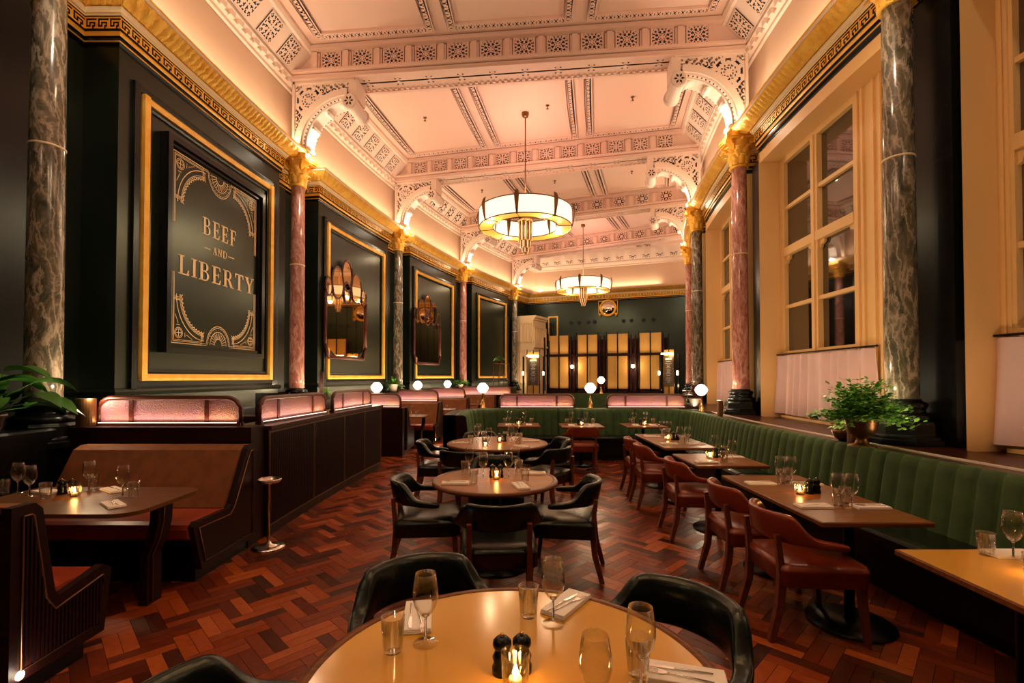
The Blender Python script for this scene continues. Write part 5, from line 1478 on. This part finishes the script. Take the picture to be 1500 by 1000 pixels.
KN = one(b, 'knife', ['steel'], 'knife', 'table knives')
b = MB(); b.tube([(0,-.09,.002),(0,0,.004),(0,.04,.003)], [.0045,.0028,.003], 5, ry=.0015); b.prism([(-.004,.04),(.004,.04),(.011,.055),(.011,.066),(-.011,.066),(-.011,.055)], .002, .0036, 'xy')
for s_ in (-.0095,-.0032,.0032,.0095): b.box(s_-.0014,s_+.0014,.066,.098,.002,.0036)
FK = one(b, 'fork', ['steel'], 'fork', 'table forks')
def mill():
    root = empty('pepper_mill', (0,0,0), '', 'mill', 'black pepper and salt mills')
    b = MB(); b.lathe([(.0,0),(.030,0),(.031,.02),(.025,.032),(.030,.05),(.022,.066),(.019,.07)], 20); b.build('body', ['black_gloss'], root)
    b = MB(); b.lathe([(.018,.070),(.023,.072),(.029,.084),(.028,.097),(.017,.108),(.004,.111)], 20); b.build('head', ['black_gloss'], root)
    b = MB(); b.lathe([(.006,.109),(.007,.112),(.006,.118),(0,.120)], 10); b.build('knob', ['brass'], root)
    return root
ML = mill()
def candle():
    root = empty('candle_holder', (0,0,0), '', 'candle', 'cut glass candle holders')
    b = MB(); n = 20; prof = [(0,0),(.034,0),(.036,.005),(.043,.100),(.0405,.101),(.033,.012),(0,.010)]
    b.lathe(prof, n, cap=False, smooth=False)
    for k in range(14):
        a = 2*pi*k/14
        for s_ in (-1,1): b.tube([(.0375*cos(a),.0375*sin(a),.012),(.0415*cos(a+s_*.45),.0415*sin(a+s_*.45),.085)], .0015, 4)
    b.build('glass', ['cut_glass'], root)
    b = MB(); b.lathe([(0,.012),(.019,.012),(.019,.026),(0,.025)], 14); tl_ = b.build('tealight', ['wax'], root)
    b = MB(); b.lathe([(0,.027),(.008,.036),(.009,.044),(.004,.058),(0,.070)], 8); b.build('flame', ['flame'], tl_)
    return root
CN = candle()
nc = [0]
def put(p, x, y, z, rz, label): return place(p, (x,y,z), rz, label)
def cand(x, y, tn, z=.7505, pw=1.5, lab='cut glass candle holder with lit tealight on the %s'):
    put(CN, x, y, z, .2, lab % tn); light('candle_light', 'POINT', (x,y,z+.055), pw, 'candle', .012)
def mills(x, y, tn, dx=.034, dy=.0, z=.7505):
    put(ML, x-dx, y-dy, z, 0, 'black mill left of its pair on the %s' % tn); put(ML, x+dx, y+dy, z, 0, 'black mill right of its pair on the %s' % tn)
def setting(x, y, a, tn, sn, z=.7505, glass=True, tumbler=True, nap=True, g=(.10,.20), t=(.17,.12), nr=0):
    """a: direction the diner faces; (x,y) napkin centre"""
    fx, fy = cos(a), sin(a); rx, ry = sin(a), -cos(a)
    def L_(u, v): return (x+rx*u+fx*v, y+ry*u+fy*v)
    if nap:
        put(NP, x, y, z, a-pi/2+nr, 'folded white napkin at the %s seat of the %s' % (sn, tn))
        put(KN, *L_(.018,0), z+.0165, a-pi/2+nr+.06, 'knife on the napkin at the %s seat of the %s' % (sn, tn))
        put(FK, *L_(-.014,0), z+.0165, a-pi/2+nr-.1, 'fork on the napkin at the %s seat of the %s' % (sn, tn))
    if glass: put(WG, *L_(*g), z, 0, 'wine glass by the %s seat of the %s' % (sn, tn))
    if tumbler: put(TG, *L_(*t), z, 0, 'water tumbler by the %s seat of the %s' % (sn, tn))
# front table, item by item
tn = 'front round table'; Z = .7505
put(WG, -.293, 1.632, Z, 0, 'tall wine glass at the far left of the front round table')
put(TG, -.391, 1.585, Z, .2, 'ribbed tumbler standing before the far left napkin of front round table')
put(NP, -.352, 1.80, Z, .15, 'folded napkin at the far left of the front round table'); put(FK, -.335, 1.76, Z+.0165, pi+.35, 'fork on the far left napkin of the front round table'); put(KN, -.375, 1.79, Z+.0165, pi+.2, 'knife on the far left napkin of the front round table')
put(TG, .062, 1.815, Z, .2, 'ribbed tumbler at the back of the front round table')
put(WG, .150, 1.757, Z, 0, 'tall wine glass at the back of the front round table')
put(NP, .215, 1.900, Z, -.62, 'folded napkin at the back of the front round table'); put(KN, .195, 1.885, Z+.0165, -.75, 'knife on the back napkin of the front round table'); put(FK, .22, 1.875, Z+.0165, -.85, 'fork on the back napkin of the front round table')
put(ML, -.030, 1.470, Z, 0, 'black mill left of its pair behind the front table candle'); put(ML, .030, 1.478, Z, 0, 'black mill right of its pair behind the front table candle')
cand(.010, 1.405, tn)
put(WG, .372, 1.395, Z, 0, 'tall wine glass before a tumbler at right of the front round table')
put(TG, .382, 1.465, Z, .1, 'ribbed tumbler behind a wine glass at right of the front round table')
put(NP, .52, 1.44, Z, 1.30, 'folded napkin at the right rim of the front round table'); put(FK, .50, 1.425, Z+.0165, 1.2, 'fork on the right rim napkin of the front round table'); put(KN, .51, 1.455, Z+.0165, 1.35, 'knife on the right rim napkin of the front round table')
put(WG, .215, 1.245, Z, 0, 'wine glass at the very bottom of the picture on front round table')
# middle round table
tn = 'middle round table'
setting(M0[0]-.33, M0[1]-.19, .35, tn, 'left', g=(-.12,.28), t=(.04,.15), nr=2.8)
setting(.07, 3.94, pi*.5+.1, tn, 'near right', g=(-.07,.32), t=(.06,.17), nr=.15)
setting(.20, 4.46, pi+.3, tn, 'far right', g=(.06,.16), t=(.13,.10), nr=-.3)
setting(-.42, 4.58, -pi/2+.3, tn, 'far left', nap=False, g=(.0,.06), t=(.05,.10))
mills(-.14, 4.30, tn); cand(-.138, 4.22, tn)
# rear round table
tn = 'rear round table'
setting(-.70, 6.52, .05, tn, 'left', g=(.06,.22), t=(.08,.14)); setting(-.42, 6.18, 1.0, tn, 'near left', nap=False, g=(.05,.14), t=(.03,.07))
setting(.12, 6.18, 2.2, tn, 'near right', g=(.02,.26), t=(.08,.18)); setting(.27, 6.72, pi, tn, 'right', g=(.08,.22), t=(.0,.16)); setting(-.38, 7.00, -pi/2, tn, 'far left', g=(.10,.18), t=(.02,.16)); setting(.05, 7.02, -pi/2-.3, tn, 'far right', g=(.0,.2), t=(.10,.16))
cand(-.34, 6.08, tn, lab='candle holder nearest the front edge of the %s'); cand(-.17, 6.58, tn, lab='candle holder in the middle of the %s'); mills(-.14, 6.68, tn)
def rect_set(x0, x1, y0, y1, tn, four=True, cm=True):
    cx = (x0+x1)/2; w = x1-x0
    rows = [y0+.36, y1-.36] if four else [(y0+y1)/2]
    for j, y in enumerate(rows):
        pf = ('near ','far ')[j] if four else ''
        setting(x0+.17, y, 0, tn, pf+'chair', g=(.04,.24), t=(-.04,.20) if four else (.12,.16)); setting(x1-.15, y-.02, pi, tn, pf+'banquette', g=(.0,.22), t=(.12,.09))
    if cm:
        yc = (y0+y1)/2; cand(cx-.06, yc, tn); mills(cx+.06, yc+.03, tn, .034, .012)
rect_set(1.92,2.62,2.97,4.40,'near long table'); rect_set(1.94,2.62,6.08,7.58,'farther long table')
tn = 'square table'; setting(2.05,5.05,0,tn,'chair',g=(.02,.26),t=(-.03,.2)); setting(2.46,5.35,pi,tn,'banquette',g=(.13,.14),t=(.10,.04)); cand(2.18,5.28,tn); mills(2.31,5.35,tn)
def cross_set(x0, x1, y0, y1, tn):
    cx = (x0+x1)/2
    setting(x0+.20, y0+.25, pi/2, tn, 'left', g=(.02,.22), t=(-.06,.18)); setting(x1-.20, y0+.25, pi/2, tn, 'right', g=(-.08,.24), t=(.05,.18)); cand(cx, (y0+y1)/2-.1, tn); mills(cx, (y0+y1)/2+.06, tn)
cross_set(2.10,2.82,8.62,9.36,'corner table'); cross_set(.90,1.68,8.60,9.34,'centre far table'); cross_set(-.27,.52,8.72,9.40,'far left table')
tn = 'right edge table'
put(TG, 2.396, 2.43, Z, 0, 'tumbler at the far end of the table cut by right edge'); put(WG, 2.47, 2.37, Z, 0, 'wine glass at the far end of the table cut by right edge')
put(NP, 2.52, 2.43, Z, pi/2, 'folded napkin at the far end of the table cut by right edge'); cand(2.36, 2.17, tn)
# booth table
tn = 'left booth table'
put(NP, -2.80, 3.37, Z, .9, 'folded napkin nearest the aisle on the left booth table'); put(KN, -2.79, 3.37, Z+.0165, .95, 'knife on the nearest aisle napkin of the left booth table'); put(FK, -2.82, 3.385, Z+.0165, .8, 'fork on the nearest aisle napkin of the left booth table')
put(NP, -3.16, 3.80, Z, 1.0, 'folded napkin on the far side of the left booth table'); put(KN, -3.15, 3.80, Z+.0165, 1.05, 'knife on the far side napkin of the left booth table')
put(NP, -3.62, 3.74, Z, 1.2, 'folded napkin at the wall end of the left booth table')
put(WG, -2.92, 3.60, Z, 0, 'wine glass nearest the aisle on the left booth table'); put(TG, -2.84, 3.60, Z, 0, 'tumbler nearest the aisle on the left booth table')
put(WG, -3.33, 3.78, Z, 0, 'wine glass on the far side of the left booth table'); put(TG, -3.37, 3.86, Z, 0, 'tumbler on the far side of the left booth table')
put(WG, -3.62, 3.60, Z, 0, 'right wine glass of the pair at the wall end of the left booth table'); put(WG, -3.83, 3.72, Z, 0, 'left wine glass of the pair at the wall end of left booth table')
put(TG, -3.46, 3.56, Z, 0, 'tumbler between the candle and wine glasses on left booth table'); put(TG, -3.90, 3.68, Z, 0, 'tumbler at the left edge of picture on the left booth table')
cand(-3.30, 3.62, tn, pw=1.6); mills(-3.42, 3.69, tn, .04, .0)
for x, y, nm in ((-2.35,11.2,'first far booth table'),(-1.95,13.5,'second far booth table'),(-1.25,15.9,'third far booth table')):
    put(WG, x, y, Z, 0, 'wine glass on the %s' % nm); put(TG, x+.13, y-.05, Z, 0, 'tumbler on the %s' % nm)
